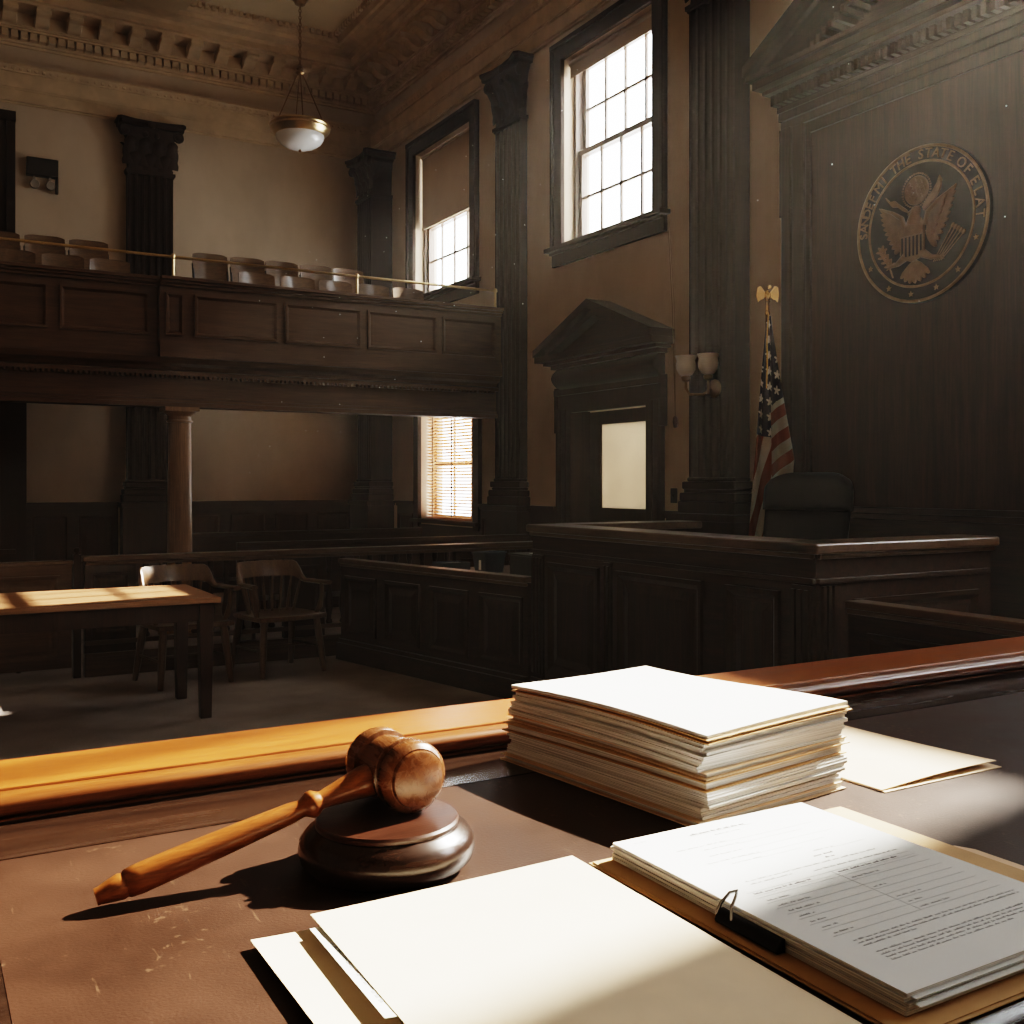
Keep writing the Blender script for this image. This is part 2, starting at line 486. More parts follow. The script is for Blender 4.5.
def thing(name, label, cat, loc=(0, 0, 0), rz=0.0, group=None, kind=None):
    o = bpy.data.objects.new(name, None)
    COL.objects.link(o)
    o.location = loc; o.rotation_euler = (0, 0, rz)
    o.empty_display_size = 0.1
    return tag(o, label, cat, group, kind or 'thing')

def struct_root(name, loc=(0, 0, 0), label=None):
    o = bpy.data.objects.new(name, None)
    COL.objects.link(o)
    o.location = loc
    return tag(o, label, None, None, 'structure')

def struct(mb, name, mats, **kw):
    o = mb.build(name, mats, **kw)
    o['kind'] = 'structure'
    return o

def copy_tree(o, parent=None):
    c = o.copy()
    COL.objects.link(c)
    if parent is not None:
        c.parent = parent
    for ch in list(o.children):
        copy_tree(ch, c)
    return c

def frame_moulding(mb, F, u0, u1, v0, v1, n0, w, t):
    """a picture-frame moulding, mitred, with a sloping inner face"""
    O = [(u0, v0), (u1, v0), (u1, v1), (u0, v1)]
    I = [(u0+w, v0+w), (u1-w, v0+w), (u1-w, v1-w), (u0+w, v1-w)]
    m = 0.45*w
    Mi = [(u0+m, v0+m), (u1-m, v0+m), (u1-m, v1-m), (u0+m, v1-m)]
    for k in range(4):
        j = (k+1) % 4
        mb.face([F.p(*O[k], n0), F.p(*O[j], n0), F.p(*O[j], n0+t), F.p(*O[k], n0+t)])
        mb.face([F.p(*O[k], n0+t), F.p(*O[j], n0+t), F.p(*Mi[j], n0+t), F.p(*Mi[k], n0+t)])
        mb.face([F.p(*Mi[k], n0+t), F.p(*Mi[j], n0+t), F.p(*I[j], n0), F.p(*I[k], n0)])
    bmesh.ops.remove_doubles(mb.bm, verts=mb.bm.verts, dist=1e-6)
    return mb

def raised_panel(F, u0, u1, v0, v1, parent, mat, w=0.04, t=0.02, name='panel', flat=False):
    mb = MB()
    frame_moulding(mb, F, u0, u1, v0, v1, 0.0, w, t)
    g = w*1.35
    if not flat and u1-u0 > 4*g and v1-v0 > 4*g:
        mb.frustum(F, u0+g, u1-g, v0+g, v1-g, 0.0005, t*0.55, min(0.05, 0.3*min(u1-u0, v1-v0)-g*0.5 if min(u1-u0, v1-v0) > 0.3 else 0.02))
    return mb.build(name, mat, parent, smooth=0)

# ------------------------------------------------------------------ the room
XR, YB, ZC = 5.83, 14.0, 7.42      # long right wall, rear wall, ceiling
XL, YF = -6.0, -3.5
WT = 0.32
EYE = 1.48
DZ = EYE-0.294                     # desk surface

WIN = {1: (10.95, 12.57, 3.90, 5.83), 2: (7.43, 8.95, 3.90, 5.83), 3: (1.40, 2.80, 4.79, 6.12), 4: (-2.3, -0.4, 3.2, 5.83), 6: (1.45, 2.88, 1.75, 3.45)}
LOWWIN = (10.85, 12.40, 1.0, 2.42)
DOOR = (7.52, 8.80, 0.0, 2.20)

mb = MB(); mb.box(XL, XR+WT, YF, YB, -0.1, 0.0); struct(mb, 'floor', M['carpet'])

def holed_wall(name, x0, x1, ya, yb, za, zb, holes):
    ys = sorted({ya, yb, *[h[0] for h in holes], *[h[1] for h in holes]})
    zs = sorted({za, zb, *[h[2] for h in holes], *[h[3] for h in holes]})
    mb = MB()
    for a, b in zip(ys, ys[1:]):
        run = None
        for c, d in zip(zs, zs[1:]):
            hole = any(h[0] <= (a+b)/2 <= h[1] and h[2] <= (c+d)/2 <= h[3] for h in holes)
            if not hole:
                run = (run[0], d) if run else (c, d)
            if hole and run:
                mb.box(x0, x1, a, b, *run); run = None
        if run:
            mb.box(x0, x1, a, b, *run)
    return struct(mb, name, M['plaster'], smooth=0)

holed_wall('wall_right', XR, XR+WT, YF, YB+0.3, 0.0, 7.7, list(WIN.values())+[LOWWIN, DOOR])
mb = MB(); mb.box(XL-0.2, XR, YB, YB+0.3, 0, 7.7); struct(mb, 'wall_back', M['plaster'])
mb = MB(); mb.box(XL-0.2, XL, YF, YB, 0, 7.7); struct(mb, 'wall_left', M['plaster'])
mb = MB(); mb.box(XL-0.2, XR+WT, YF-0.2, YF, 0, 7.7); struct(mb, 'wall_front', M['plaster'])
mb = MB(); mb.box(XL-0.2, XR+WT, YF-0.2, YB+0.3, ZC, 7.7); struct(mb, 'ceiling', M['ceil'])

# entablature and cornice along two walls
BANDS = [(6.10, 6.12, 0.02), (6.12, 6.26, 0.05), (6.26, 6.28, 0.065), (6.28, 6.46, 0.08), (6.46, 6.48, 0.10), (6.53, 6.56, 0.13),
         (6.80, 6.83, 0.03), (6.83, 6.855, 0.06), (6.855, 6.95, 0.08), (6.95, 6.975, 0.17), (6.975, 6.99, 0.20), (6.99, 7.14, 0.22),
         (7.14, 7.17, 0.52), (7.17, 7.24, 0.58)]
CO = 0.6
def entablature(F, length, tname):
    mb = MB()
    for z0, z1, p in BANDS:
        mb.fbox(F, 0, length, z0, z1, -0.01, p)
    # sloping crown and the sunk edge of the ceiling
    mb.prism(Fr(F.p(0, 0), F.n, F.v, F.u), [(-0.01, 7.24), (0.58, 7.24), (0.60, 7.28), (0.65, 7.285), (0.66, 7.29), (0.80, 7.29), (0.82, 7.335), (0.86, 7.34), (0.90, 7.425), (-0.01, 7.425)], 0, length)
    mb.prism(Fr(F.p(0, 0), F.n, F.v, F.u), [(-0.01, 6.48), (0.10, 6.48), (0.13, 6.53), (-0.01, 6.53)], 0, length)
    struct(mb, tname, M['cornice'], smooth=0)
def dentils(F, length, tname, v0, v1, n0, n1, pitch, w, mat):
    mb = MB()
    k = int(length/pitch)
    for i in range(k):
        a = i*pitch + 0.03
        mb.fbox(F, a, a+w, v0, v1, n0, n1)
    struct(mb, tname, mat, smooth=0)
def modillions(F, length, tname):
    mb = MB()
    k = int(length/0.36)
    for i in range(k):
        a = i*0.36+0.12
        P = Fr(F.p(a, 0), F.n, F.v, F.u)
        mb.prism(P, [(0.2, 7.14), (0.2, 7.0), (0.26, 6.985), (0.34, 7.01), (0.40, 7.06), (0.46, 7.065), (0.50, 7.09), (0.51, 7.14)], 0, 0.15)
        mb.lathe([(0.035, -0.012), (0.05, 0), (0.05, 0.15), (0.035, 0.162)], Fr(F.p(a, 7.055, 0.27), F.n, F.v, F.u), 10)
        mb.lathe([(0.025, -0.008), (0.035, 0), (0.035, 0.15), (0.025, 0.158)], Fr(F.p(a, 7.095, 0.475), F.n, F.v, F.u), 10)
    struct(mb, tname, M['cornice'])
def beads(F, length, tname, v, n):
    mb = MB()
    for i in range(int(length/0.085)):
        c = F.p(i*0.085+0.04, v, n)
        mb.ball(c, 0.03, 6, (0.9, 1.0, 0.8), F)
    struct(mb, tname, M['cornice'])
FB = FY(XL, YB)                        # rear wall from left to right
FRW = Fr((XR, YB, 0), (0, -1, 0), (0, 0, 1), (-1, 0, 0))
LB, LR = XR-XL, YB-YF
for i, (F, ln) in enumerate(((FB, LB), (FRW, LR))):
    entablature(F, ln, 'trim_%d' % (1+i))
    dentils(F, ln, 'trim_%d' % (3+i), 6.86, 6.945, 0.08, 0.165, 0.105, 0.078, M['cornice'])
    modillions(F, ln, 'trim_%d' % (5+i))
    beads(F, ln, 'trim_%d' % (7+i), 6.505, 0.105)
# coffered ceiling: beams over the pilaster lines, with stepped mouldings and a beaded inner edge
mb = MB()
def coffer_beam_y(xc):
    mb.box(xc-0.42, xc+0.42, YF, YB-0.84, 7.325, 7.43)
    mb.box(xc-0.32, xc+0.32, YF, YB-0.84, 7.275, 7.33)
    for s in (-1, 1):
        mb.box(xc+s*0.48-0.035, xc+s*0.48+0.035, YF, YB-0.92, 7.375, 7.43)
for xc in (2.55, -0.7, -4.0):
    coffer_beam_y(xc)
for yc in (10.0, 6.5, 3.0, -0.5):
    mb.box(XL, XR-0.84, yc-0.42, yc+0.42, 7.327, 7.432)
    mb.box(XL, XR-0.84, yc-0.32, yc+0.32, 7.277, 7.332)
    for s in (-1, 1):
        mb.box(XL, XR-0.92, yc+s*0.48-0.035, yc+s*0.48+0.035, 7.376, 7.43)
struct(mb, 'trim_9', M['ceil'], smooth=0)
mb = MB()
x = XL
while x < XR-1.0:
    mb.box(x, x+0.045, YB-0.98, YB-0.93, 7.36, 7.425); x += 0.085
y = YB-1.0
while y > 3:
    mb.box(XR-0.98, XR-0.93, y-0.045, y, 7.36, 7.425); y -= 0.085
struct(mb, 'trim_10', M['cornice'], smooth=0)

# wainscot of the rear and right walls
def wainscot(F, spans, tname, baseb):
    root = struct_root(tname)
    for a, b in spans:
        m1 = MB()
        m1.fbox(F, a, b, 0.0, 1.16, 0.0, 0.03)
        m1.fbox(F, a, b, 1.16, 1.19, 0.0, 0.05)
        m1.fbox(F, a, b, 1.19, 1.225, 0.0, 0.07)
        m1.build('wainscot_board', M['dark_x' if abs(F.u.x) > 0.5 else 'dark_y'], root, smooth=0)
        n = max(1, round((b-a)/0.62))
        w = (b-a)/n
        for i in range(n):
            if w > 0.25:
                raised_panel(F.shift(0, 0, 0.03), a+i*w+0.06, a+(i+1)*w-0.06, 0.3, 1.06, root, M['panel_z'], 0.03, 0.015)
    m2 = MB()
    for a, b in spans:
        m2.fbox(F, a, b, 0.0, 0.18, 0.0, 0.05); m2.fbox(F, a, b, 0.18, 0.21, 0.0, 0.04)
    struct(m2, baseb, M['dark_x' if abs(F.u.x) > 0.5 else 'dark_y'], smooth=0)
F0 = FY(0, YB)
FR0 = Fr((XR, 0, 0), (0, 1, 0), (0, 0, 1), (-1, 0, 0))
wainscot(F0, [(-5.9, 0.05), (1.245, 2.312), (3.068, 5.5)], 'trim_11', 'baseboard_back')
wainscot(FR0, [(10.35, 10.7), (12.52, 13.1), (9.05, 9.58), (6.92, 7.25), (5.68, 6.08), (-3.4, 1.1)], 'trim_12', 'baseboard_right')
m_ = MB(); m_.fbox(FR0, 10.70, 12.52, 0.0, 0.93, 0.0, 0.03); struct(m_, 'trim_13', M['dark_y'], smooth=0)

# ------------------------------------------------------------------ windows
def sash(F, u0, u1, v0, v1, n0, n1, cols, rows, parent, name):
    mb = MB()
    st, rl, mt = 0.055, 0.055, 0.028
    mb.fbox(F, u0, u0+st, v0, v1, n0, n1); mb.fbox(F, u1-st, u1, v0, v1, n0, n1)
    mb.fbox(F, u0+st, u1-st, v0, v0+rl, n0, n1); mb.fbox(F, u0+st, u1-st, v1-rl, v1, n0, n1)
    gu, gv = (u1-u0-2*st)/cols, (v1-v0-2*rl)/rows
    e = (n1-n0)*0.2
    for i in range(1, cols):
        c = u0+st+gu*i
        mb.fbox(F, c-mt/2, c+mt/2, v0+rl, v1-rl, n0+e, n1-e)
    for j in range(1, rows):
        c = v0+rl+gv*j
        mb.fbox(F, u0+st, u1-st, c-mt/2, c+mt/2, n0+e, n1-e)
    o = mb.build(name, M['sash'], parent, smooth=0)
    g = MB(); nm = (n0+n1)/2
    g.fbox(F, u0+st, u1-st, v0+rl, v1-rl, nm-0.002, nm+0.002)
    g.build('glass', M['glass'], o, smooth=0)
    return o

def window(n, y0, y1, z0, z1, shade=None, roll=False, label=None, cols=4, rows=2, mid=None):
    root = struct_root('window_%d' % n, (XR, (y0+y1)/2, z0), label)
    F = Fr((XR, (y0+y1)/2, 0), (0, -1, 0), (0, 0, 1), (-1, 0, 0))
    h = (y1-y0)/2
    cw = 0.17
    mb = MB()
    for s in (-1, 1):
        a, b = (h-0.01, h+cw) if s > 0 else (-h-cw, -h+0.01)
        mb.fbox(F, a, b, z0-0.02, z1+cw, 0, 0.045)
        a2, b2 = (h+cw-0.05, h+cw) if s > 0 else (-h-cw, -h-cw+0.05)
        mb.fbox(F, a2, b2, z0-0.02, z1+cw, 0.045, 0.07)
    mb.fbox(F, -h-cw, h+cw, z1-0.01, z1+cw, 0, 0.046)
    mb.fbox(F, -h-cw, h+cw, z1+cw-0.05, z1+cw, 0.046, 0.075)
    mb.build('casing', M['ebony_z'], root, smooth=0, bevel=0.005)
    mb = MB()
    mb.fbox(F, -h-cw-0.04, h+cw+0.04, z0-0.045, z0+0.0, -0.2, 0.12)
    mb.fbox(F, -h-cw, h+cw, z0-0.19, z0-0.045, 0, 0.045)
    mb.fbox(F, -h-cw, h+cw, z0-0.075, z0-0.045, 0.045, 0.08)
    mb.build('sill', M['ebony_z'], root, smooth=0, bevel=0.006)
    mid = mid or (z0+z1)/2
    # jamb liner in which the sashes slide
    mb = MB()
    for s in (-1, 1):
        a, b = (h-0.045, h) if s > 0 else (-h, -h+0.045)
        mb.fbox(F, a, b, z0, z1, -0.26, -0.12)
    mb.fbox(F, -h+0.045, h-0.045, z1-0.045, z1, -0.26, -0.12)
    mb.build('jamb', M['sash'], root, smooth=0)
    sash(F, -h+0.045, h-0.045, mid-0.025, z1-0.045, -0.245, -0.205, cols, rows, root, 'upper_sash')
    sash(F, -h+0.045, h-0.045, z0, mid+0.03, -0.195, -0.155, cols, rows, root, 'lower_sash')
    if shade:
        mb = MB()
        mb.fbox(F, -h+0.03, h-0.03, shade, z1-0.05, -0.092, -0.088)
        mb.fbox(F, -h+0.03, h-0.03, shade-0.03, shade, -0.098, -0.082)
        o = mb.build('roller_shade', M['shade'], root, smooth=0, label='tan roller shade')
        mb = MB(); mb.lathe([(0.02, -h+0.02), (0.02, h-0.02)], Fr(F.p(0, z1-0.035, -0.09), F.v, F.n, F.u), 12)
        mb.build('roller', M['shade'], o)
    if roll:
        mb = MB(); mb.lathe([(0.034, -h+0.02), (0.034, h-0.02)], Fr(F.p(0, z1-0.045, -0.075), F.v, F.n, F.u), 14)
        mb.fbox(F, -h+0.03, h-0.03, z1-0.2, z1-0.045, -0.062, -0.058)
        mb.build('roller_shade', M['shade'], root, label='rolled-up tan shade')
    return root
window(1, *WIN[1], shade=4.86, label='tall sash window above the gallery with shade half drawn')
window(2, *WIN[2], roll=True, label='tall unshaded sash window above the pedimented door')
window(3, *WIN[3], cols=2, rows=1, mid=5.93); window(4, *WIN[4]); window(6, *WIN[6], cols=2)  # unseen windows added for desk light and fill; first one shaped for its sunbeam

# window below the gallery
root = struct_root('window_5', (XR, 11.6, 1.0), 'lower window under the gallery')
F = Fr((XR, (LOWWIN[0]+LOWWIN[1])/2, 0), (0, -1, 0), (0, 0, 1), (-1, 0, 0)); h = (LOWWIN[1]-LOWWIN[0])/2
mb = MB()
for a, b in ((h-0.01, h+0.13), (-h-0.13, -h+0.01)):
    mb.fbox(F, a, b, 0.9, 2.47, 0, 0.05)
mb.build('casing', M['ebony_z'], root, smooth=0)
mb = MB(); mb.fbox(F, -h-0.15, h+0.15, 0.955, 1.0, -0.2, 0.1); mb.build('sill', M['dark_y'], root, smooth=0)
sash(F, -h, h, 1.0, 2.42, -0.245, -0.205, 3, 2, root, 'lower_sash')
b = thing('venetian_blind', 'brown wooden slatted blind glowing in the window under the gallery', 'blind', (XR+0.1, 11.62, 1.02))
mb = MB()
nsl = 33
for i in range(nsl):
    z = 1.05+i*(1.32/nsl)
    t = R(22); w = 0.026
    c, s_ = math.cos(t)*w, math.sin(t)*w
    mb.hexa([F.p(-h+0.02, z-s_, -0.10-c), F.p(h-0.02, z-s_, -0.10-c), F.p(h-0.02, z+s_, -0.10+c), F.p(-h+0.02, z+s_, -0.10+c)],
            [F.p(-h+0.02, z-s_+0.004, -0.10-c), F.p(h-0.02, z-s_+0.004, -0.10-c), F.p(h-0.02, z+s_+0.004, -0.10+c), F.p(-h+0.02, z+s_+0.004, -0.10+c)])
mb.build('slats', M['slat'], b, smooth=0)
mb = MB(); mb.fbox(F, -h+0.015, h-0.015, 2.37, 2.415, -0.13, -0.07); mb.build('head_rail', M['slat'], b, smooth=0)
mb = MB(); mb.fbox(F, -h+0.015, h-0.015, 1.005, 1.03, -0.125, -0.075); mb.build('bottom_rail', M['slat'], b, smooth=0)
for u in (-0.02, 0.55, -0.57):
    mb = MB(); mb.fbox(F, u-0.016, u+0.016, 1.03, 2.37, -0.068, -0.066); mb.build('ladder_tape', M['sash'], b, smooth=0)

# ------------------------------------------------------------------ pedimented door on the right wall
dc = 8.14
root = struct_root('door_1', (XR, dc, 0), 'pedimented dark door with lit frosted pane')
F = Fr((XR, dc, 0), (0, -1, 0), (0, 0, 1), (-1, 0, 0))
dh = 0.64
mb = MB()
for s in (-1, 1):
    q = lambda a, b: (a, b) if s > 0 else (-b, -a)
    mb.fbox(F, *q(dh-0.02, dh+0.20), 0, 2.22, 0, 0.05)
    mb.fbox(F, *q(dh+0.14, dh+0.20), 0, 2.22, 0.05, 0.085)
    mb.fbox(F, *q(dh+0.05, dh+0.09), 0, 2.22, 0.05, 0.065)
    mb.fbox(F, *q(dh+0.20, dh+0.235), 1.98, 2.44, 0, 0.08)      # ears
mb.fbox(F, -dh-0.20, dh+0.20, 2.18, 2.42, 0, 0.052)
mb.fbox(F, -dh-0.235, dh+0.235, 2.36, 2.42, 0.052, 0.088)
mb.build('casing', M['dark_z'], root, smooth=0, bevel=0.004)
mb = MB()
P = Fr(F.p(-dh-0.2, 0), F.n, F.v, F.u)
poly = [(0, 2.42)] + [(0.07+0.07*math.sin(PI*k/8), 2.44+0.19*k/8) for k in range(9)] + [(0, 2.63)]
mb.prism(P, poly, 0, 2*dh+0.4)
mb.build('frieze', M['dark_y'], root, smooth=50)
mb = MB()
HW = 0.975
for v0, v1, n1, w in ((2.63, 2.67, 0.12, 0.88), (2.67, 2.70, 0.18, 0.93), (2.70, 2.76, 0.26, HW)):
    mb.fbox(F, -w, w, v0, v1, 0, n1)
mb.build('cornice', M['dark_y'], root, smooth=0, bevel=0.004)
mb = MB()
ap = 3.22
def rake(mb, F, hw, v0, va, t, n0, n1):
    for s in (-1, 1):
        mb.prism(F, [(s*hw, v0), (s*hw, v0+t*0.9), (0, va), (0, va-t*1.15)], n0, n1)
rake(mb, F, HW, 2.76, ap, 0.075, 0, 0.28)
rake(mb, F, HW-0.12, 2.76, ap-0.085, 0.055, 0, 0.20)
mb.prism(F, [(-HW+0.05, 2.76), (HW-0.05, 2.76), (0, ap-0.1)], 0.0, 0.08)
mb.build('pediment', M['dark_y'], root, smooth=0)
mb = MB()   # recessed leaf
ln = -0.2
for a, b_, c, d in ((-dh+0.01, -dh+0.19, 0, 2.19), (dh-0.15, dh-0.01, 0, 2.19), (-dh+0.19, dh-0.15, 2.06, 2.19), (-dh+0.19, dh-0.15, 0, 1.22)):
    mb.fbox(F, a, b_, c, d, ln-0.05, ln)
# door lining
for a, b_ in ((-dh, -dh+0.012), (dh-0.012, dh)):
    mb.fbox(F, a, b_, 0, 2.2, ln, 0.0)
leaf = mb.build('leaf', M['dark_z'], root, smooth=0)
raised_panel(F.shift(0, 0, ln), -dh+0.22, dh-0.18, 0.25, 1.1, leaf, M['dark_z'])
mb = MB(); mb.fbox(F, -dh+0.19, dh-0.15, 1.22, 2.06, ln-0.03, ln-0.024); mb.build('frosted_pane', M['frost'], leaf, smooth=0, label='cream lit frosted glass')
mb = MB(); mb.ball(F.p(dh-0.085, 1.05, ln+0.05), 0.03, 12); mb.lathe([(0.012, 0), (0.012, 0.05)], Fr(F.p(dh-0.085, 1.05, ln), F.u, F.v, F.n), 10)
mb.build('knob', M['brass'], leaf)
# lit corridor behind that door
mb = MB()
mb.box(7.9, 8.0, 6.9, 9.4, 0, 2.7); mb.box(XR+WT, 8.0, 6.8, 6.9, 0, 2.7); mb.box(XR+WT, 8.0, 9.4, 9.5, 0, 2.7); mb.box(XR+WT, 8.0, 6.8, 9.5, 2.7, 2.8); mb.box(XR+WT, 8.0, 6.8, 9.5, -0.1, 0)
struct(mb, 'wall_corridor', M['outside'], smooth=0)

# dark doorways on the rear wall at the far side
F = FY(0, YB)
root = struct_root('door_2', (0.6, YB, 3.2), 'dark doorway of the gallery')
mb = MB()
mb.fbox(F, -0.4, 0.55, 3.22, 5.85, 0, 0.05)
mb.build('leaf', M['ebony_z'], root, smooth=0)
mb = MB()
for k in range(5):
    mb.fbox(F, 0.58+k*0.11, 0.58+k*0.11+0.075, 3.22, 5.86, 0, 0.10)
mb.fbox(F, 0.55, 1.12, 3.22, 5.86, 0, 0.06); mb.fbox(F, -0.9, 1.12, 5.86, 5.97, 0, 0.13)
mb.build('casing', M['ebony_z'], root, smooth=0)
root = struct_root('door_3', (0.6, YB, 0), 'dark doorway below the gallery')
mb = MB(); mb.fbox(F, 0.06, 0.95, 0, 2.47, 0, 0.05); mb.build('leaf', M['ebony_z'], root, smooth=0)
mb = MB(); mb.fbox(F, 0.95, 1.24, 0, 2.47, 0, 0.10); mb.build('casing', M['ebony_z'], root, smooth=0)

# ------------------------------------------------------------------ pilasters
def leaf_strip(mb, F, u, v0, hgt, w, n0, curl):
    """an acanthus leaf: lobed strip rising from v0 and curling outwards at its tip"""
    nu, nv = 4, 8
    def fn(a, b):
        lob = 1.0 - 0.55*b**3 + 0.10*math.sin(b*18)
        x = (a-0.5)*w*lob
        bend = b**2.2
        z = v0 + hgt*(b - 0.20*max(0, b-0.7)*3.3*b)
        n = n0 + curl*bend + 0.012*(1-abs(2*a-1)*1.5)
        return F.p(u+x, z, n)
    mb.sheet(fn, nu, nv, thick=F.n*0.012)

def pilaster(F, label, w=0.56, d=0.15, z0=1.22, plain_top=None, pedestal=True, name='fluted_pilaster', top=6.095):
    root = thing(name, label, 'pilaster', F.p(0, 0, d/2), group='fluted wall pilasters')
    zs0, zs1, zt = z0+0.30, 5.44, top
    if pedestal:
        mb = MB()
        hw = w/2+0.075
        mb.fbox(F, -hw-0.02, hw+0.02, 0.0, 0.2, 0.002, d+0.10)
        mb.fbox(F, -hw, hw, 0.2, z0-0.06, 0.002, d+0.08)
        mb.fbox(F, -hw-0.03, hw+0.03, z0-0.06, z0, 0.002, d+0.11)
        mb.build('pedestal', M['dark_z'], root, smooth=0, bevel=0.006)
    mb = MB()
    for a, b_, e in ((z0, z0+0.10, 0.07), (z0+0.10, z0+0.17, 0.06), (z0+0.17, z0+0.20, 0.03), (z0+0.20, z0+0.265, 0.045), (z0+0.265, z0+0.30, 0.015)):
        mb.fbox(F, -w/2-e, w/2+e, a, b_, 0.002, d+e)
    mb.build('base', M['ebony_z'], root, smooth=0, bevel=0.014, seg=3)
    mb = MB()
    nf = 6
    fil = 0.022
    fw = (w - fil*(nf+1))/nf
    poly = [(w/2, 0.002), (w/2, d)]
    x = w/2
    for i in range(nf):
        x -= fil
        poly.append((x, d))
        for k in range(1, 6):
            a = PI*k/6
            poly.append((x-fw/2+fw/2*math.cos(a), d-0.042*math.sin(a)))
        x -= fw
        poly.append((x, d))
    poly += [(-w/2, d), (-w/2, 0.002)]
    mb.prism(Fr(F.p(0, 0), F.u, F.n, F.v), poly, zs0, zs1)
    mb.build('shaft', M['ebony_z'], root, smooth=25)
    mb = MB()
    mb.fbox(F, -w/2-0.025, w/2+0.025, zs1, zs1+0.035, 0.002, d+0.025)
    mb.fbox(F, -w/2-0.012, w/2+0.012, zs1-0.02, zs1, 0.002, d+0.012)
    def rect(hw, dd, z):
        return [F.p(-hw, z, 0.002), F.p(hw, z, 0.002), F.p(hw, z, dd), F.p(-hw, z, dd)]
    c0 = zs1+0.035
    mb.rings([rect(w/2-0.02, d-0.02, c0), rect(w/2-0.01, d-0.01, c0+0.3), rect(w/2+0.02, d+0.03, c0+0.45), rect(w/2+0.07, d+0.07, zt-0.09)])
    mb.build('bell', M['ebony_z'], root, smooth=0)
    mb = MB()
    hw = w/2+0.12
    mb.prism(Fr(F.p(0, 0), F.u, F.n, F.v), [(-hw, 0.002), (hw, 0.002), (hw, d+0.10), (hw-0.03, d+0.13), (hw*0.5, d+0.085), (0, d+0.07), (-hw*0.5, d+0.085), (-hw+0.03, d+0.13), (-hw, d+0.10)], zt-0.08, zt-0.03)
    mb.prism(Fr(F.p(0, 0), F.u, F.n, F.v), [(-hw-0.02, 0.002), (hw+0.02, 0.002), (hw+0.02, d+0.11), (hw-0.02, d+0.15), (hw*0.5, d+0.10), (0, d+0.085), (-hw*0.5, d+0.10), (-hw+0.02, d+0.15), (-hw-0.02, d+0.11)], zt-0.03, zt)
    mb.build('abacus', M['ebony_z'], root, smooth=0)
    mb = MB()
    lw = w/3.1
    for i in range(3):
        leaf_strip(mb, F, (i-1)*w/3.0, c0, 0.26, lw, d-0.01, 0.075)
    for i in range(4):
        leaf_strip(mb, F, (i-1.5)*w/3.2, c0+0.06, 0.40, lw*0.9, d+0.0, 0.11)
    for s in (-1, 1):
        G = Fr(F.p(s*(w/2-0.01), 0, 0), F.n*s*-1.0, F.v, F.u*s)
        for hgt, cu in ((0.26, 0.06), (0.42, 0.085)):
            leaf_strip(mb, G, -s*d/2, c0, hgt, d*0.9, 0.0, cu)
    mb.build('acanthus_leaves', M['ebony_z'], root, smooth=60)
    for s in (-1, 1):
        mb = MB()
        cc = F.p(s*(w/2+0.055), zt-0.15, d+0.06)
        ax = (F.n - F.u*s*0.3).normalized()
        G = Fr(cc, ax.cross(V((0, 0, 1))), (0, 0, 1), ax)
        mb.lathe([(0.02, 0.03), (0.035, 0.022), (0.04, 0.012), (0.055, 0.018), (0.066, 0.008), (0.066, -0.03), (0.02, -0.04)], G, 16)
        mb.build('volute', M['ebony_z'], root, smooth=50)
        mb = MB()
        cc = F.p(s*0.07, zt-0.16, d+0.05)
        G = Fr(cc, F.u, F.v, F.n)
        mb.lathe([(0.01, 0.025), (0.022, 0.018), (0.038, 0.008), (0.038, -0.03)], G, 12)
        mb.build('helix', M['ebony_z'], root, smooth=50)
    mb = MB()
    mb.ball(F.p(0, zt-0.05, d+0.085), 0.05, 10, (1, 1, 0.5), F)
    mb.build('rosette', M['ebony_z'], root, smooth=50)
    return root
pilaster(FY(2.69, YB), 'dark fluted pilaster on the rear wall behind the gallery seats', d=0.14)
pilaster(FX(XR, 13.585), 'dark fluted corner pilaster where rear wall meets window wall', w=0.50, d=0.32, top=6.04)
pilaster(FX(XR, 9.96), 'dark fluted pilaster between two tall windows at the gallery end', d=0.09)
pilaster(FX(XR, 6.50), 'dark fluted pilaster with sconce between door and flag', d=0.16)

# ------------------------------------------------------------------ gallery
GY = 10.10
gal = thing('gallery', 'dark panelled wooden gallery balcony running across the rear of the courtroom', 'balcony', (0, 12, 2.2))
XE = 5.735
F1 = FY(0, GY); F2 = FY(0, GY+0.08)
def parapet(F, a, b_):
    mb = MB()
    mb.fbox(F, a, b_, 2.66, 3.36, -0.12, 0.0)
    mb.fbox(F, a, b_, 2.66, 2.79, 0.0, 0.035); mb.fbox(F, a, b_, 2.79, 2.815, 0.0, 0.02)
    mb.build('parapet', M['gal_x'], gal, smooth=0)
    mb = MB()
    mb.fbox(F, a, b_, 3.385, 3.42, -0.18, 0.08); mb.fbox(F, a, b_, 3.36, 3.385, -0.15, 0.055); mb.fbox(F, a, b_, 3.33, 3.36, 0, 0.03)
    mb.build('parapet_cap', M['gal_x'], gal, smooth=0, bevel=0.006)
parapet(F1, 2.04, XE); parapet(F2, -5.95, 2.04)
for a, b_ in ((2.09, 2.26), (2.36, 3.18), (3.25, 4.06), (4.13, 4.93), (5.0, 5.66)):
    raised_panel(F1, a, b_, 2.87, 3.27, gal, M['gal_x'], 0.04, 0.024, flat=True)
for a, b_ in ((1.18, 1.96), (0.28, 1.08), (-0.62, 0.18), (-1.52, -0.72), (-2.42, -1.62), (-3.32, -2.52)):
    raised_panel(F2, a, b_, 2.87, 3.27, gal, M['gal_x'], 0.04, 0.024, flat=True)
mb = MB()
P = Fr((-5.95, GY, 0), (0, -1, 0), (0, 0, 1), (1, 0, 0))
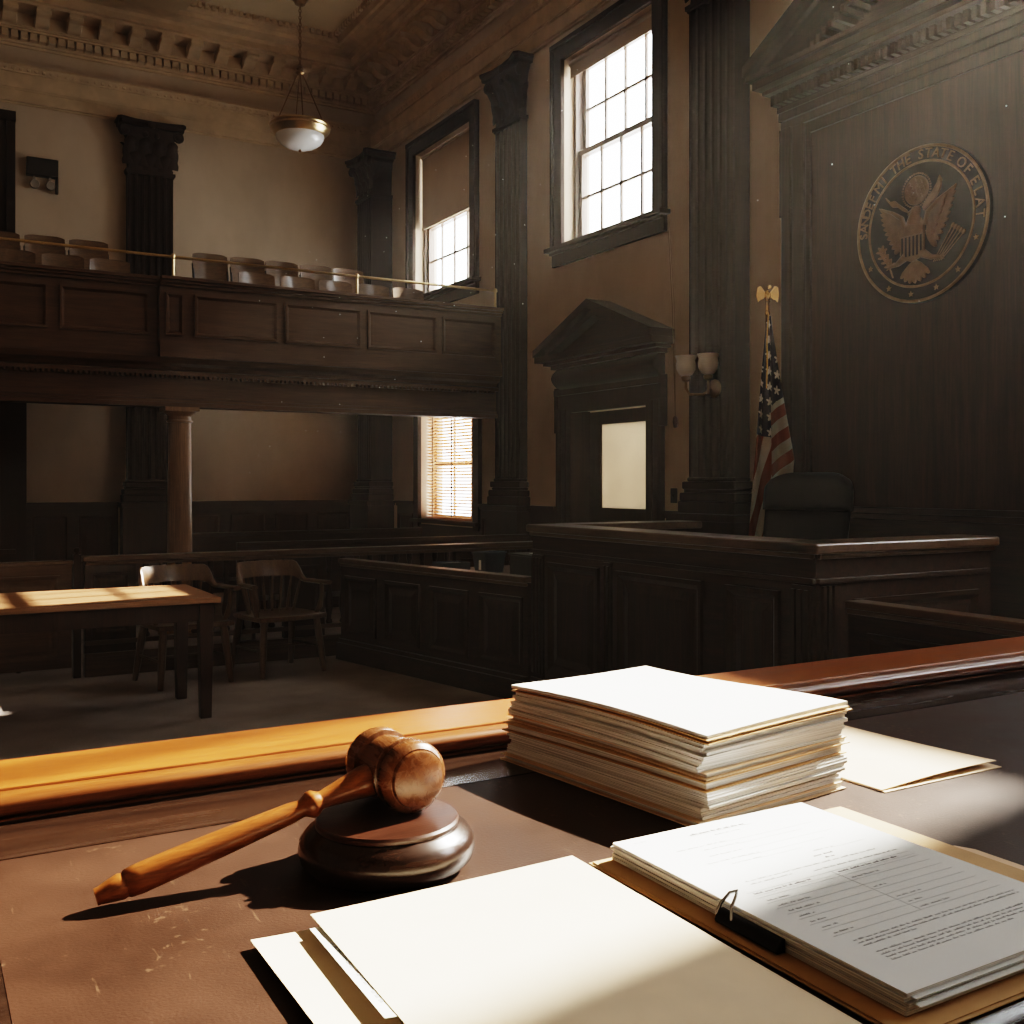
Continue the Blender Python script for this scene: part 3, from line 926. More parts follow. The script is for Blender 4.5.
mb.prism(P, [(-0.3, 2.66), (0.0, 2.66), (-0.02, 2.61), (-0.08, 2.585), (-0.10, 2.55), (-0.05, 2.535), (-0.05, 2.50), (-0.11, 2.50), (-0.11, 2.28), (-0.095, 2.275), (-0.095, 2.245), (-0.07, 2.24), (-0.07, 2.20), (-0.3, 2.20)], 0, XE+5.95)
mb.build('entablature', M['gal_x'], gal, smooth=0)
mb = MB()
x = -5.9
while x < XE-0.03:
    mb.box(x, x+0.022, GY+0.05, GY+0.11, 2.475, 2.50); x += 0.045
mb.build('dentils', M['gal_x'], gal, smooth=0)
mb = MB()
mb.box(-5.95, XR-0.01, GY+0.38, 12.98, 2.48, 2.86); mb.box(-5.95, 5.28, 12.98, YB-0.27, 2.48, 2.86); mb.box(-5.95, XE, GY+0.25, GY+0.38, 2.48, 2.86)
mb.box(-5.95, 5.27, 11.35, YB-0.2, 2.86, 3.20)
mb.build('gallery_deck', M['gal_x'], gal, smooth=0)

# turned column carrying the gallery
cx, cy = 2.26, 10.26
colm = thing('gallery_column', 'round honey oak column holding up the gallery beside the swing gate', 'column', (cx, cy, 0))
F = Fr((cx, cy, 0), (1, 0, 0), (0, 1, 0), (0, 0, 1))
mb = MB(); mb.lathe([(0.115, 0.22), (0.117, 0.6), (0.115, 1.2), (0.105, 2.05)], F, 28); mb.build('shaft', M['col_z'], colm)
mb = MB(); mb.lathe([(0.105, 2.05), (0.122, 2.055), (0.122, 2.07), (0.107, 2.075), (0.107, 2.11), (0.125, 2.13), (0.15, 2.155), (0.15, 2.16)], F, 28)
mb.box(cx-0.16, cx+0.16, cy-0.13, cy+0.16, 2.16, 2.198); mb.build('capital', M['col_z'], colm)
mb = MB(); mb.box(cx-0.17, cx+0.17, cy-0.17, cy+0.17, 0.001, 0.1); mb.lathe([(0.16, 0.1), (0.165, 0.13), (0.15, 0.16), (0.13, 0.17), (0.14, 0.2), (0.118, 0.22)], F, 28); mb.build('base', M['col_z'], colm)

# brass rail on the parapet
br = thing('brass_rail', 'thin brass guard rail on short posts along the gallery parapet', 'railing', (1, GY+0.02, 3.42))
mb = MB(); mb.tube([(-5.9, GY+0.03, 3.62), (5.70, GY+0.03, 3.62)], 0.014, 10); mb.build('bar', M['brass'], br)
for x in (5.68, 4.03, 2.17, 0.0, -2.2):
    yy = GY+0.03
    zb = 3.4215
    mb = MB(); mb.lathe([(0.03, zb), (0.03, zb+0.012), (0.014, zb+0.02), (0.013, 3.60), (0.02, 3.605), (0.02, 3.64), (0.01, 3.65)], Fr((x, yy, 0), (1, 0, 0), (0, 1, 0), (0, 0, 1)), 12)
    mb.build('post', M['brass'], br)

# gallery seats
def gallery_seat():
    root = thing('gallery_chair', '', 'seat')
    def back(a, b_):
        x = (a-0.5)*0.385
        cu = 0.05*(1-(2*a-1)**2)
        return V((x, 0.16+cu+0.05*b_, 0.52+0.34*b_ - 0.03*abs(2*a-1)**4*(1 if b_ > 0.9 else 0)))
    mb = MB(); mb.sheet(back, 10, 4, thick=(0, 0.014, 0)); mb.build('backrest', M['seatply'], root, local=True, smooth=50)
    mb = MB()
    mb.sheet(lambda a, b_: V(((a-0.5)*0.385, -0.2+0.36*b_, 0.43-0.02*math.sin(PI*b_))), 4, 6, thick=(0, 0, 0.016)); mb.build('seat', M['seatply'], root, local=True, smooth=50)
    for s in (-1, 1):
        mb = MB()
        x = s*0.19
        mb.tube([(x, 0.13, 0.014), (x, 0.12, 0.3), (x, 0.16, 0.6), (x, 0.20, 0.72)], 0.013, 6)
        mb.tube([(x, -0.15, 0.014), (x, -0.12, 0.3), (x, -0.12, 0.42), (x, 0.12, 0.44)], 0.013, 6)
        mb.build('standard', M['iron'], root, local=True)
    return root
seat0 = gallery_seat()
ordn = ['first', 'second', 'third', 'fourth', 'fifth', 'sixth', 'seventh', 'eighth', 'ninth', 'tenth', 'eleventh', 'twelfth']
spots = []
low_r = [3.20, 3.65, 4.09, 4.53, 4.97]
for i, x in enumerate(low_r):
    spots.append((x, 10.72, 2.861, 'sunlit pale wooden gallery seat, lower row, %s from the corner window' % ordn[4-i] if i > 1 else 'pale wooden gallery seat, lower row, %s from the corner window' % ordn[4-i]))
up_r = [2.93, 3.35, 3.76, 4.17, 4.58]
for i, x in enumerate(up_r):
    spots.append((x, 11.6, 3.201, 'dim wooden gallery seat, upper row beyond the rail post, %s from the window side' % ordn[4-i]))
for i, x in enumerate((0.86, 1.30, 1.74)):
    spots.append((x, 10.80, 2.861, 'dark gallery seat over the left parapet, lower row, %s from the pilaster' % ordn[2-i]))
for i, x in enumerate((0.80, 1.22, 1.65)):
    spots.append((x, 11.6, 3.201, 'dark gallery seat over the left parapet, upper row, %s from the pilaster' % ordn[2-i]))
for i, (x, y, z, lab) in enumerate(spots):
    o = seat0 if i == 0 else copy_tree(seat0)
    o.location = (x, y, z)
    o.rotation_euler = (0, 0, R(rnd.uniform(-2, 2)))
    tag(o, lab, 'seat', 'wooden gallery seats')

# emergency lamp on the rear wall
em = thing('emergency_light', 'black emergency lamp box on the rear wall above the gallery', 'lamp', (1.42, YB-0.05, 5.2))
F = FY(1.42, YB)
mb = MB(); mb.fbox(F, -0.18, 0.18, 5.24, 5.46, 0.001, 0.1); mb.build('body', M['plate'], em, smooth=0, bevel=0.01)
for u in (-0.09, 0.09):
    mb = MB(); G = Fr(F.p(u, 5.13, 0.0), F.u, F.v, F.n)
    mb.lathe([(0.03, 0.01), (0.045, 0.04), (0.058, 0.1), (0.052, 0.115), (0.02, 0.11)], G, 16)
    mb.fbox(F, u-0.012, u+0.012, 5.18, 5.26, 0.03, 0.06)
    mb.build('lamp_head', M['unit_white'], em)
mb = MB(); mb.fbox(F, 0.15, 0.18, 5.05, 5.24, 0.03, 0.09); mb.build('bracket', M['plate'], em)

# pendant lamp
px_, py_ = 4.15, 12.3
pl = thing('pendant_lamp', 'brass rimmed white bowl pendant lamp hanging from the ceiling on chains', 'lamp', (px_, py_, ZC))
F = Fr((px_, py_, 0), (1, 0, 0), (0, 1, 0), (0, 0, 1))
mb = MB(); mb.lathe([(0.0, 7.32), (0.03, 7.325), (0.06, 7.34), (0.075, 7.37), (0.10, 7.40), (0.105, 7.418)], F, 24); mb.build('canopy', M['brass_dk'], pl)
mb = MB()
z = 7.33
k = 0
while z > 6.58:
    G = Fr((px_, py_, z-0.025), (1, 0, 0) if k % 2 else (0, 1, 0), (0, 0, 1), (0, 1, 0) if k % 2 else (-1, 0, 0))
    rs = []
    for i in range(13):
        a = 2*PI*i/12
        rs.append(G.p(0.014*math.cos(a), 0.028*math.sin(a)))
    mb.tube(rs, 0.0055, 5)
    z -= 0.042; k += 1
mb.build('chain', M['brass_dk'], pl)
mb = MB(); mb.lathe([(0.0, 6.47), (0.03, 6.475), (0.055, 6.50), (0.03, 6.53), (0.045, 6.55), (0.02, 6.58), (0.0, 6.59)], F, 16); mb.build('hub', M['brass_dk'], pl)
for k in range(4):
    a = PI/4 + k*PI/2 + 0.3
    mb = MB(); mb.tube([(px_+0.03*math.cos(a), py_+0.03*math.sin(a), 6.49), (px_+0.30*math.cos(a), py_+0.30*math.sin(a), 5.86)], 0.006, 6)
    mb.build('suspension_rod', M['brass_dk'], pl)
mb = MB(); mb.lathe([(0.33, 5.87), (0.365, 5.865), (0.375, 5.84), (0.36, 5.82), (0.365, 5.80), (0.34, 5.77), (0.325, 5.755), (0.30, 5.73), (0.285, 5.725), (0.29, 5.75), (0.32, 5.80), (0.33, 5.86)], F, 48); mb.build('rim', M['brass'], pl)
mb = MB(); mb.lathe([(0.0, 5.56)] + [(0.295*math.sin(t), 5.735-0.175*math.cos(t)) for t in [PI/2*i/12 for i in range(1, 13)]], F, 48); mb.build('bowl', M['milk'], pl)
mb = MB(); mb.lathe([(0.0, 5.525), (0.014, 5.53), (0.018, 5.545), (0.01, 5.56), (0.022, 5.566)], F, 14); mb.build('finial', M['brass_dk'], pl)

# ------------------------------------------------------------------ carved wall panel behind the judge, with pediment
jc = 4.43
jp = thing('pedimented_wall_panel', 'tall dark wooden panel with pediment on the wall behind the bench', 'panelling', (XR, jc, 0))
F = Fr((XR-0.002, jc, 0), (0, -1, 0), (0, 0, 1), (-1, 0, 0))
mb = MB(); mb.fbox(F, -1.2, 1.2, 0, 4.10, 0, 0.15); mb.build('field', M['panel_z'], jp, smooth=0)
mb = MB()
for s in (-1, 1):
    q = lambda a, b_: (a, b_) if s > 0 else (-b_, -a)
    mb.fbox(F, *q(1.03, 1.22), 0, 4.10, 0, 0.20); mb.fbox(F, *q(0.985, 1.03), 0, 4.06, 0, 0.175)
    mb.fbox(F, *q(1.13, 1.22), 0, 4.10, 0.20, 0.225)
    mb.fbox(F, *q(1.22, 1.25), 3.45, 4.10, 0, 0.215)
mb.fbox(F, -1.03, 1.03, 4.02, 4.10, 0.15, 0.176)
mb.fbox(F, -1.25, 1.25, 4.10, 4.16, 0, 0.20); mb.fbox(F, -1.25, 1.25, 4.16, 4.22, 0, 0.225)
mb.build('casing', M['dark_z'], jp, smooth=0, bevel=0.004)
mb = MB()
mb.fbox(F, -1.25, 1.25, 4.22, 4.25, 0, 0.24); mb.fbox(F, -1.25, 1.25, 4.25, 4.34, 0, 0.24)
mb.fbox(F, -1.28, 1.28, 4.34, 4.37, 0, 0.36); mb.fbox(F, -1.30, 1.30, 4.37, 4.43, 0, 0.44); mb.fbox(F, -1.33, 1.33, 4.43, 4.47, 0, 0.48)
mb.build('cornice', M['dark_y'], jp, smooth=0, bevel=0.005)
mb = MB()
u = -1.24
while u < 1.2:
    mb.fbox(F, u, u+0.035, 4.26, 4.335, 0.23, 0.31); u += 0.06
for s in (-1, 1):
    for k in range(20):
        uu = s*(1.12-k*0.055)
        vv = 4.47+(1.33-abs(uu))*0.555-0.175
        mb.fbox(F, uu-0.017, uu+0.017, vv-0.02, vv+0.04, 0.08, 0.30)
mb.build('dentils', M['dark_y'], jp, smooth=0)
mb = MB()
pa = 4.47+1.33*0.555+0.09
rake(mb, F, 1.34, 4.47, pa, 0.085, 0.0, 0.50)
rake(mb, F, 1.24, 4.47, pa-0.1, 0.05, 0.0, 0.42)
rake(mb, F, 1.10, 4.47, pa-0.24, 0.035, 0.0, 0.2)
mb.prism(F, [(-1.28, 4.47), (1.28, 4.47), (0, pa-0.12)], 0.0, 0.10)
mb.build('pediment', M['dark_y'], jp, smooth=0)
mb = MB()
mb.fbox(F, -0.98, 0.98, 1.27, 1.31, 0.15, 0.20); mb.fbox(F, -0.98, 0.98, 1.23, 1.27, 0.15, 0.18); mb.fbox(F, -0.98, 0.98, 0, 1.23, 0.15, 0.165)
mb.build('dado', M['dark_y'], jp, smooth=0, bevel=0.005)

# ------------------------------------------------------------------ state seal
SR = 0.506
sl = thing('state_seal', 'round bronze relief seal with spread eagle and lettered ring on dark panel', 'seal', (XR-0.16, 4.46, 3.146))
F = Fr((XR-0.155, 4.46, 3.146), (0, -1, 0), (0, 0, 1), (-1, 0, 0))
mb = MB(); mb.lathe([(0.0, 0.0), (SR, 0.0), (SR, 0.028), (SR-0.012, 0.034), (0.0, 0.034)], F, 96); mb.build('disc', M['seal_dk'], sl)
mb = MB(); mb.torus(F.shift(0, 0, 0.034), SR-0.012, 0.0105, 96, 8); mb.build('outer_rim', M['seal_lt'], sl)
mb = MB(); mb.torus(F.shift(0, 0, 0.034), SR*0.79, 0.0085, 96, 8); mb.build('inner_ring', M['seal_lt'], sl)
def glyph(mb, ch, F, size, n0, depth=0.006):
    cu = bpy.data.curves.new('glyph', 'FONT')
    cu.body = ch; cu.size = size; cu.align_x = 'CENTER'; cu.extrude = depth; cu.resolution_u = 3
    o = bpy.data.objects.new('glyph', cu)
    me = bpy.data.meshes.new_from_object(o)
    T = F.mat() @ Matrix.Translation((0, -size*0.35, n0))
    me.transform(T)
    mb.bm.from_mesh(me)
    bpy.data.meshes.remove(me); bpy.data.objects.remove(o); bpy.data.curves.remove(cu)
def arc_word(word, a0, a1):
    mb = MB()
    for i, ch in enumerate(word):
        a = a0 + (a1-a0)*i/max(1, len(word)-1)
        t = R(a)
        rr = SR*0.885
        up = F.u*math.cos(t)+F.v*math.sin(t)
        G = Fr(F.p(rr*math.cos(t), rr*math.sin(t)), F.u*math.sin(t)-F.v*math.cos(t), up, F.n)
        glyph(mb, ch, G, 0.088, 0.036)
    mb.build('lettering', M['seal_lt'], sl, smooth=0)
for wd, a0, a1 in (('SANDEF', 179, 146), ('MI', 136, 128), ('THE', 116, 101), ('STATE', 88, 58), ('OF', 45, 36), ('ELAT', 24, -4)):
    arc_word(wd, a0, a1)
def star(mb, F, u, v, r, n0, n1, pts=5, rot=0.0):
    poly = []
    for k in range(pts*2):
        a = PI/2 + rot + k*PI/pts
        q = r if k % 2 == 0 else r*0.42
        poly.append((u+q*math.cos(a), v+q*math.sin(a)))
    mb.prism(F, poly, n0, n1)
for a in (-22, -50, -73, -98, -122, -150):
    mb = MB(); star(mb, F, SR*0.885*math.cos(R(a)), SR*0.885*math.sin(R(a)), 0.02, 0.034, 0.042); mb.build('star', M['seal_lt'], sl, smooth=0)
S = lambda u, v: (u*SR, v*SR)
# glory of stars
mb = MB()
gu, gv = S(-0.04, 0.44)
mb.lathe([(0.0, 0.034), (0.095, 0.034), (0.09, 0.042), (0.0, 0.044)], F.shift(gu, gv), 32)
for k in range(40):
    a = 2*PI*k/40
    mb.ball(F.p(gu+0.108*math.cos(a), gv+0.108*math.sin(a), 0.037), 0.0075 if k % 2 else 0.006, 6)
for ring_, cnt in ((0.0, 1), (0.032, 5), (0.062, 8)):
    for k in range(cnt):
        a = 2*PI*k/cnt
        star(mb, F, gu+ring_*math.cos(a), gv+ring_*math.sin(a), 0.014, 0.043, 0.052)
mb.build('star_glory', M['seal_lt'], sl, smooth=40)
# wings: fans of feathers
def feather(mb, p0, p1, w, n0, n1):
    p0, p1 = V((p0[0], p0[1], 0)), V((p1[0], p1[1], 0))
    d = (p1-p0); ln = d.length; d.normalize(); e = V((-d.y, d.x, 0))
    poly = []
    for t, k in ((0, 0.5), (0.3, 1.0), (0.75, 0.95), (0.93, 0.55), (1.0, 0.05)):
        q = p0+d*ln*t+e*w*k*0.5; poly.append((q.x, q.y))
    for t, k in ((0.93, 0.55), (0.75, 0.95), (0.3, 1.0), (0, 0.5)):
        q = p0+d*ln*t-e*w*k*0.5; poly.append((q.x, q.y))
    mb.prism(F, poly, n0, n1)
for s, tip, sh, low in ((-1, (-0.62, 0.33), (-0.22, 0.02), (-0.36, -0.32)), (1, (0.55, 0.38), (0.14, 0.02), (0.26, -0.34))):
    mb = MB()
    for k in range(10):
        t = k/9
        ex = tip[0]*(1-t)+low[0]*t + s*0.05*math.sin(PI*t)
        ey = tip[1]*(1-t)+low[1]*t
        bx, by = sh[0]+s*0.04*(1-t), sh[1]-0.16*t+0.05*(1-t)
        feather(mb, S(bx, by), S(ex, ey), 0.036, 0.033, 0.040+0.0012*k)
    for k in range(7):
        t = k/6
        ex = (tip[0]*(1-t)+low[0]*t)*0.72+sh[0]*0.28; ey = (tip[1]*(1-t)+low[1]*t)*0.72+sh[1]*0.28
        feather(mb, S(sh[0], sh[1]-0.12*t), S(ex, ey), 0.034, 0.045, 0.056)
    mb.tube([F.p(*S(sh[0]-s*0.02, sh[1]-0.06), 0.05), F.p(*S(sh[0]+s*0.02, sh[1]+0.1), 0.055), F.p(*S(sh[0]*0.6+tip[0]*0.4, sh[1]*0.5+tip[1]*0.5+0.04), 0.05), F.p(*S(*tip), 0.04)], [0.02, 0.017, 0.012, 0.004], 8)
    mb.build('wing', M['seal_lt'], sl, smooth=30)
mb = MB()   # head, neck and body
mb.ball(F.p(*S(-0.07, -0.12), 0.036), 0.11, 16, (0.75, 1.2, 0.28), F)
mb.tube([F.p(*S(-0.06, 0.0), 0.05), F.p(*S(-0.04, 0.10), 0.056), F.p(*S(-0.02, 0.16), 0.058)], [0.05, 0.036, 0.028], 10)
mb.ball(F.p(*S(-0.015, 0.17), 0.058), 0.032, 12, (1.1, 1, 0.8), F)
mb.tube([F.p(*S(-0.05, 0.18), 0.062), F.p(*S(-0.12, 0.165), 0.06), F.p(*S(-0.14, 0.13), 0.055)], [0.014, 0.009, 0.002], 6)
mb.build('eagle_body', M['seal_lt'], sl, smooth=50)
mb = MB()   # tail
for k in range(7):
    a = R(-90+(k-3)*16)
    feather(mb, S(-0.06, -0.46), S(-0.06+0.30*math.cos(a), -0.46+0.29*math.sin(a)), 0.038, 0.034, 0.042+0.002*(3-abs(k-3)))
mb.build('tail', M['seal_lt'], sl, smooth=0)
for s in (-1, 1):   # legs
    mb = MB()
    mb.tube([F.p(*S(-0.06+s*0.12, -0.38), 0.045), F.p(*S(-0.06+s*0.26, -0.46), 0.045), F.p(*S(-0.06+s*0.38, -0.47), 0.042)], [0.03, 0.018, 0.012], 8)
    for q in (-0.04, 0.0, 0.04):
        mb.tube([F.p(*S(-0.06+s*0.38, -0.47), 0.042), F.p(*S(-0.06+s*0.44, -0.47+q), 0.042)], [0.008, 0.003], 6)
    mb.build('leg', M['seal_lt'], sl, smooth=50)
mb = MB()   # shield
sh_ = [(-0.25, -0.02), (0.11, -0.02), (0.11, -0.36), (0.06, -0.43), (-0.07, -0.48), (-0.20, -0.43), (-0.25, -0.36)]
mb.prism(F, [S(*p) for p in sh_], 0.05, 0.066)
so = mb.build('shield', M['seal_lt'], sl, smooth=0)
mb = MB()
for k in range(6):
    u0 = -0.225+k*0.057
    mb.fbox(F, *[q*SR for q in (u0, u0+0.026)], -0.40*SR, -0.15*SR, 0.066, 0.067)
mb.build('dark_pales', M['seal_dk'], so, smooth=0)
mb = MB(); mb.fbox(F, -0.25*SR, 0.11*SR, -0.14*SR, -0.02*SR, 0.066, 0.072); mb.build('chief', M['seal_lt'], so, smooth=0)
mb = MB()   # olive branch
pts = [(-0.40, -0.62), (-0.46, -0.46), (-0.55, -0.34), (-0.60, -0.20)]
mb.tube([F.p(*S(*p), 0.04) for p in pts], 0.006, 6)
for (u, v) in [(-0.45, -0.46), (-0.5, -0.40), (-0.55, -0.33), (-0.58, -0.25)]:
    for a in (20, 75, 130, 180):
        feather(mb, S(u, v), (u*SR+0.045*math.cos(R(a)), v*SR+0.045*math.sin(R(a))), 0.016, 0.036, 0.044)
mb.build('olive_branch', M['seal_lt'], sl, smooth=40)
mb = MB()   # arrows
for k in range(5):
    o_ = (k-2)*0.028
    a, b_ = (0.28+o_, -0.52), (0.56+o_*1.4, -0.20-o_)
    mb.tube([F.p(*S(*a), 0.042), F.p(*S(*b_), 0.042)], 0.004, 5)
    feather(mb, S(*b_), (b_[0]*SR+0.02, b_[1]*SR+0.026), 0.018, 0.038, 0.046)
mb.build('arrows', M['seal_lt'], sl, smooth=40)
for pts in ([(-0.50, 0.43), (-0.42, 0.34), (-0.34, 0.33), (-0.26, 0.26), (-0.17, 0.20)], [(0.07, 0.18), (0.16, 0.26), (0.24, 0.33), (0.30, 0.42), (0.33, 0.52)]):
    mb = MB()
    n = len(pts)
    lw = [0.012, 0.02, 0.024, 0.022, 0.014]
    rs = []
    for (u, v), w_ in zip(pts, lw):
        rs.append([F.p(u*SR-w_*0.5, v*SR+w_, 0.034), F.p(u*SR+w_*0.5, v*SR-w_, 0.034), F.p(u*SR+w_*0.5, v*SR-w_, 0.048), F.p(u*SR-w_*0.5, v*SR+w_, 0.048)])
    mb.rings(rs)
    mb.build('scroll', M['seal_lt'], sl, smooth=0)

# ------------------------------------------------------------------ sconce, cord, switch plates
sc_ = thing('wall_sconce', 'brass double arm sconce with two white glass shades on fluted pilaster', 'lamp', (5.65, 6.45, 2.3))
F = Fr((XR-0.165, 6.45, 2.24), (0, -1, 0), (0, 0, 1), (-1, 0, 0))
mb = MB(); mb.lathe([(0.075, 0.0), (0.075, 0.012), (0.05, 0.03), (0.02, 0.045), (0.0, 0.05)], F, 20); mb.build('backplate', M['brass_dk'], sc_)
for s, du, dn in ((-1, -0.10, 0.22), (1, 0.09, 0.15)):
    mb = MB()
    mb.tube([F.p(0, 0, 0.03), F.p(du*0.3, -0.05, 0.10), F.p(du*0.8, -0.05, dn*0.9), F.p(du, 0.0, dn), F.p(du, 0.06, dn)], 0.011, 8)
    mb.lathe([(0.012, 0.05), (0.035, 0.065), (0.04, 0.09), (0.03, 0.10)], Fr(F.p(du, 0, dn), F.u, F.n*-1, F.v), 14)
    arm = mb.build('arm', M['brass_dk'], sc_)
    mb = MB()
    mb.lathe([(0.03, 0.095), (0.055, 0.11), (0.078, 0.15), (0.082, 0.19), (0.076, 0.225), (0.09, 0.262), (0.086, 0.262), (0.07, 0.225), (0.074, 0.19), (0.07, 0.15), (0.05, 0.118), (0.0, 0.112)], Fr(F.p(du, 0, dn), F.u, F.n*-1, F.v), 20)
    mb.build('glass_shade', M['milk'], arm)
pc = thing('pull_cord', 'thin window pull cord with wooden acorn hanging beside the door pediment', 'cord', (5.79, 7.10, 1.95))
mb = MB(); mb.tube([(5.80, 7.22, 3.78), (5.80, 7.16, 3.0), (5.80, 7.12, 2.05)], 0.0035, 6); mb.tube([(5.80, 7.20, 3.78), (5.80, 7.13, 3.0), (5.80, 7.12, 2.05)], 0.0025, 6); mb.build('cord', M['cord'], pc)
mb = MB(); mb.lathe([(0.006, 2.06), (0.02, 2.045), (0.024, 2.0), (0.018, 1.975), (0.02, 1.965), (0.01, 1.955)], Fr((5.80, 7.12, 0), (1, 0, 0), (0, 1, 0), (0, 0, 1)), 12); mb.build('acorn', M['rail_y'], pc)
for y, lab in ((7.17, 'dark switch plate on the wall nearer the door casing'), (6.985, 'dark switch plate on the wall nearer the pilaster base')):
    t_ = thing('switch_plate', lab, 'switch', (XR, y, 1.36))
    F = Fr((XR-0.0005, y, 1.36), (0, -1, 0), (0, 0, 1), (-1, 0, 0))
    mb = MB(); mb.fbox(F, -0.045, 0.045, -0.065, 0.065, 0, 0.008); mb.build('plate', M['plate'], t_, smooth=0, bevel=0.003)
    mb = MB(); mb.fbox(F, -0.008, 0.008, -0.016, 0.016, 0.008, 0.02); mb.build('toggle', M['iron'], t_, smooth=0)

# ------------------------------------------------------------------ flag
fx, fy = 5.38, 5.56
fl = thing('flag', 'furled stars and stripes flag on a pole topped by a gold eagle', 'flag', (fx, fy, 0))
mb = MB(); mb.lathe([(0.105, 0.001), (0.105, 0.03), (0.09, 0.05), (0.04, 0.08), (0.025, 0.12)], Fr((fx, fy, 0), (1, 0, 0), (0, 1, 0), (0, 0, 1)), 24); mb.build('stand', M['brass'], fl)
mb = MB(); mb.tube([(fx, fy, 0.1), (fx, fy, 2.72)], 0.015, 12); mb.build('pole', M['col_z'], fl)
mb = MB()
G = Fr((fx, fy, 0), (0.864, -0.503, 0), (0, 0, 1), (-0.503, -0.864, 0))
mb.lathe([(0.016, 2.69), (0.02, 2.70), (0.014, 2.72), (0.012, 2.78), (0.02, 2.79), (0.008, 2.80)], Fr((fx, fy, 0), (1, 0, 0), (0, 1, 0), (0, 0, 1)), 12)
mb.ball(G.p(0, 2.83), 0.03, 10, (0.8, 1.5, 0.8), G)
mb.ball(G.p(0.012, 2.89, 0.01), 0.017, 8, (1, 1, 1), G)
for s in (-1, 1):
    mb.prism(G, [(s*0.015, 2.85), (s*0.05, 2.90), (s*0.075, 2.89), (s*0.082, 2.83), (s*0.07, 2.78), (s*0.055, 2.80), (s*0.04, 2.80), (s*0.02, 2.82)], -0.008, 0.008)
mb.build('eagle_finial', M['gold'], fl, smooth=40)
# cloth: pleated, gathered at the pole top, widening downwards, with diagonal stripes
def build_flag():
    bm = bmesh.new()
    nu, nv = 48, 60
    l1 = bm.loops.layers.uv.new('stripes'); l2 = bm.loops.layers.uv.new('stars')
    ztop, zbot = 2.68, 1.02
    grid = []
    for j in range(nv+1):
        t = j/nv
        z = ztop + (zbot-ztop)*t
        wl = 0.012 + 0.135*min(1, t/0.95)**0.9
        wr = 0.015 + 0.165*min(1, t/0.62)**1.15 if t < 0.62 else 0.18 - 0.05*(t-0.62)/0.38
        row = []
        for i in range(nu+1):
            a = i/nu
            s = a*2-1
            x = s*wl if s < 0 else s*wr
            amp = 0.008+0.018*min(1, t/0.5)
            n = 0.03 + amp*math.cos(s*PI*2.2+0.4) + 0.05*t*(1-s*s)
            row.append((bm.verts.new(G.p(x, z, n)), s, t, x, z))
        grid.append(row)
    def uvs(s, t, x, z):
        if s < 0.06:
            st = (-x*1.0 + (z-2.0)*0.26)*9.0 + 0.15
            can = (z - (1.80 + 0.62*(x+0.02)*0 )) + (0.25*x)
        else:
            st = ((z-1.9) - (x-0.03)*0.75)*5.4
            can = z - 2.04 - (x-0.03)*0.75
        return (st, can), (x*17+0.5, z*9.0 + (x*4))
    for j in range(nv):
        for i in range(nu):
            q = [grid[j][i], grid[j][i+1], grid[j+1][i+1], grid[j+1][i]]
            f = bm.faces.new([k[0] for k in q]); f.smooth = True
            sc = sum(k[1] for k in q)/4
            for lp, k in zip(f.loops, q):
                s = k[1]
                s = min(s, 0.059) if sc < 0.06 else max(s, 0.0601)
                a, b_ = uvs(s, k[2], k[3], k[4])
                lp[l1].uv = a; lp[l2].uv = b_
    me = bpy.data.meshes.new('cloth'); bm.to_mesh(me); bm.free()
    me.materials.append(M['flag'])
    o = bpy.data.objects.new('cloth', me); COL.objects.link(o)
    o.parent = fl; o.matrix_parent_inverse = basis(fl).inverted()
    sm = o.modifiers.new('solid', 'SOLIDIFY'); sm.thickness = 0.004
build_flag()
mb = MB()
mb.tube([G.p(-0.004, 2.70, 0.05), G.p(-0.02, 2.5, 0.07), G.p(-0.022, 2.3, 0.085), G.p(-0.03, 2.15, 0.095)], 0.006, 6)
mb.build('gold_fringe', M['gold'], fl)

# ------------------------------------------------------------------ judge's bench
bx, by0, by1, bz = 3.60, 3.41, 5.91, 1.20
jb = thing('judge_bench', 'raised dark panelled judge bench standing below the wall seal', 'bench', (4.2, 4.6, 0))
FF = Fr((bx, by1, 0), (0, -1, 0), (0, 0, 1), (-1, 0, 0))          # long front; u from far end to near end
FN = Fr((bx, by0, 0), (1, 0, 0), (0, 0, 1), (0, -1, 0))           # near end
LF = by1-by0
mb = MB()
mb.box(bx, bx+0.06, by0, by1, 0, bz-0.05); mb.box(bx+0.06, 4.87, by0, by0+0.06, 0, bz-0.05); mb.box(bx+0.06, 4.90, by1-0.06, by1, 0, bz-0.05)
mb.box(bx+0.06, 4.15, by0+0.06, by1-0.06, 0.85, 0.9)
mb.box(bx+0.06, 5.31, by0+0.06, 5.37, 0.0, 0.32); mb.box(bx+0.06, 5.2, 5.37, by1-0.06, 0.0, 0.32)
mb.build('carcass', M['dark_y'], jb, smooth=0)
mb = MB()
for F_, ln in ((FF, LF), (FN, 1.27)):
    mb.fbox(F_, -0.0 if F_ is FF else -0.055, ln+0.0, bz-0.05, bz, -0.20, 0.055)
    mb.fbox(F_, 0, ln, bz-0.075, bz-0.05, 0, 0.03)
mb.fbox(FF, -0.05, 0.2, bz-0.05, bz, -1.30, -0.2)
mb.build('top_ledge', M['rail_y'], jb, smooth=0, bevel=0.01)
mb = MB()
for F_, ln in ((FF, LF), (FN, 1.24)):
    mb.fbox(F_, 0, ln, bz-0.19, bz-0.165, 0, 0.022)
    mb.fbox(F_, 0, ln, 0, 0.16, 0, 0.03); mb.fbox(F_, 0, ln, 0.16, 0.185, 0, 0.018)
mb.build('frieze_moulding', M['dark_y'], jb, smooth=0, bevel=0.004)
raised_panel(FF, 0.20, 0.78, 0.24, 0.96, jb, M['dark_z'], 0.05, 0.022)
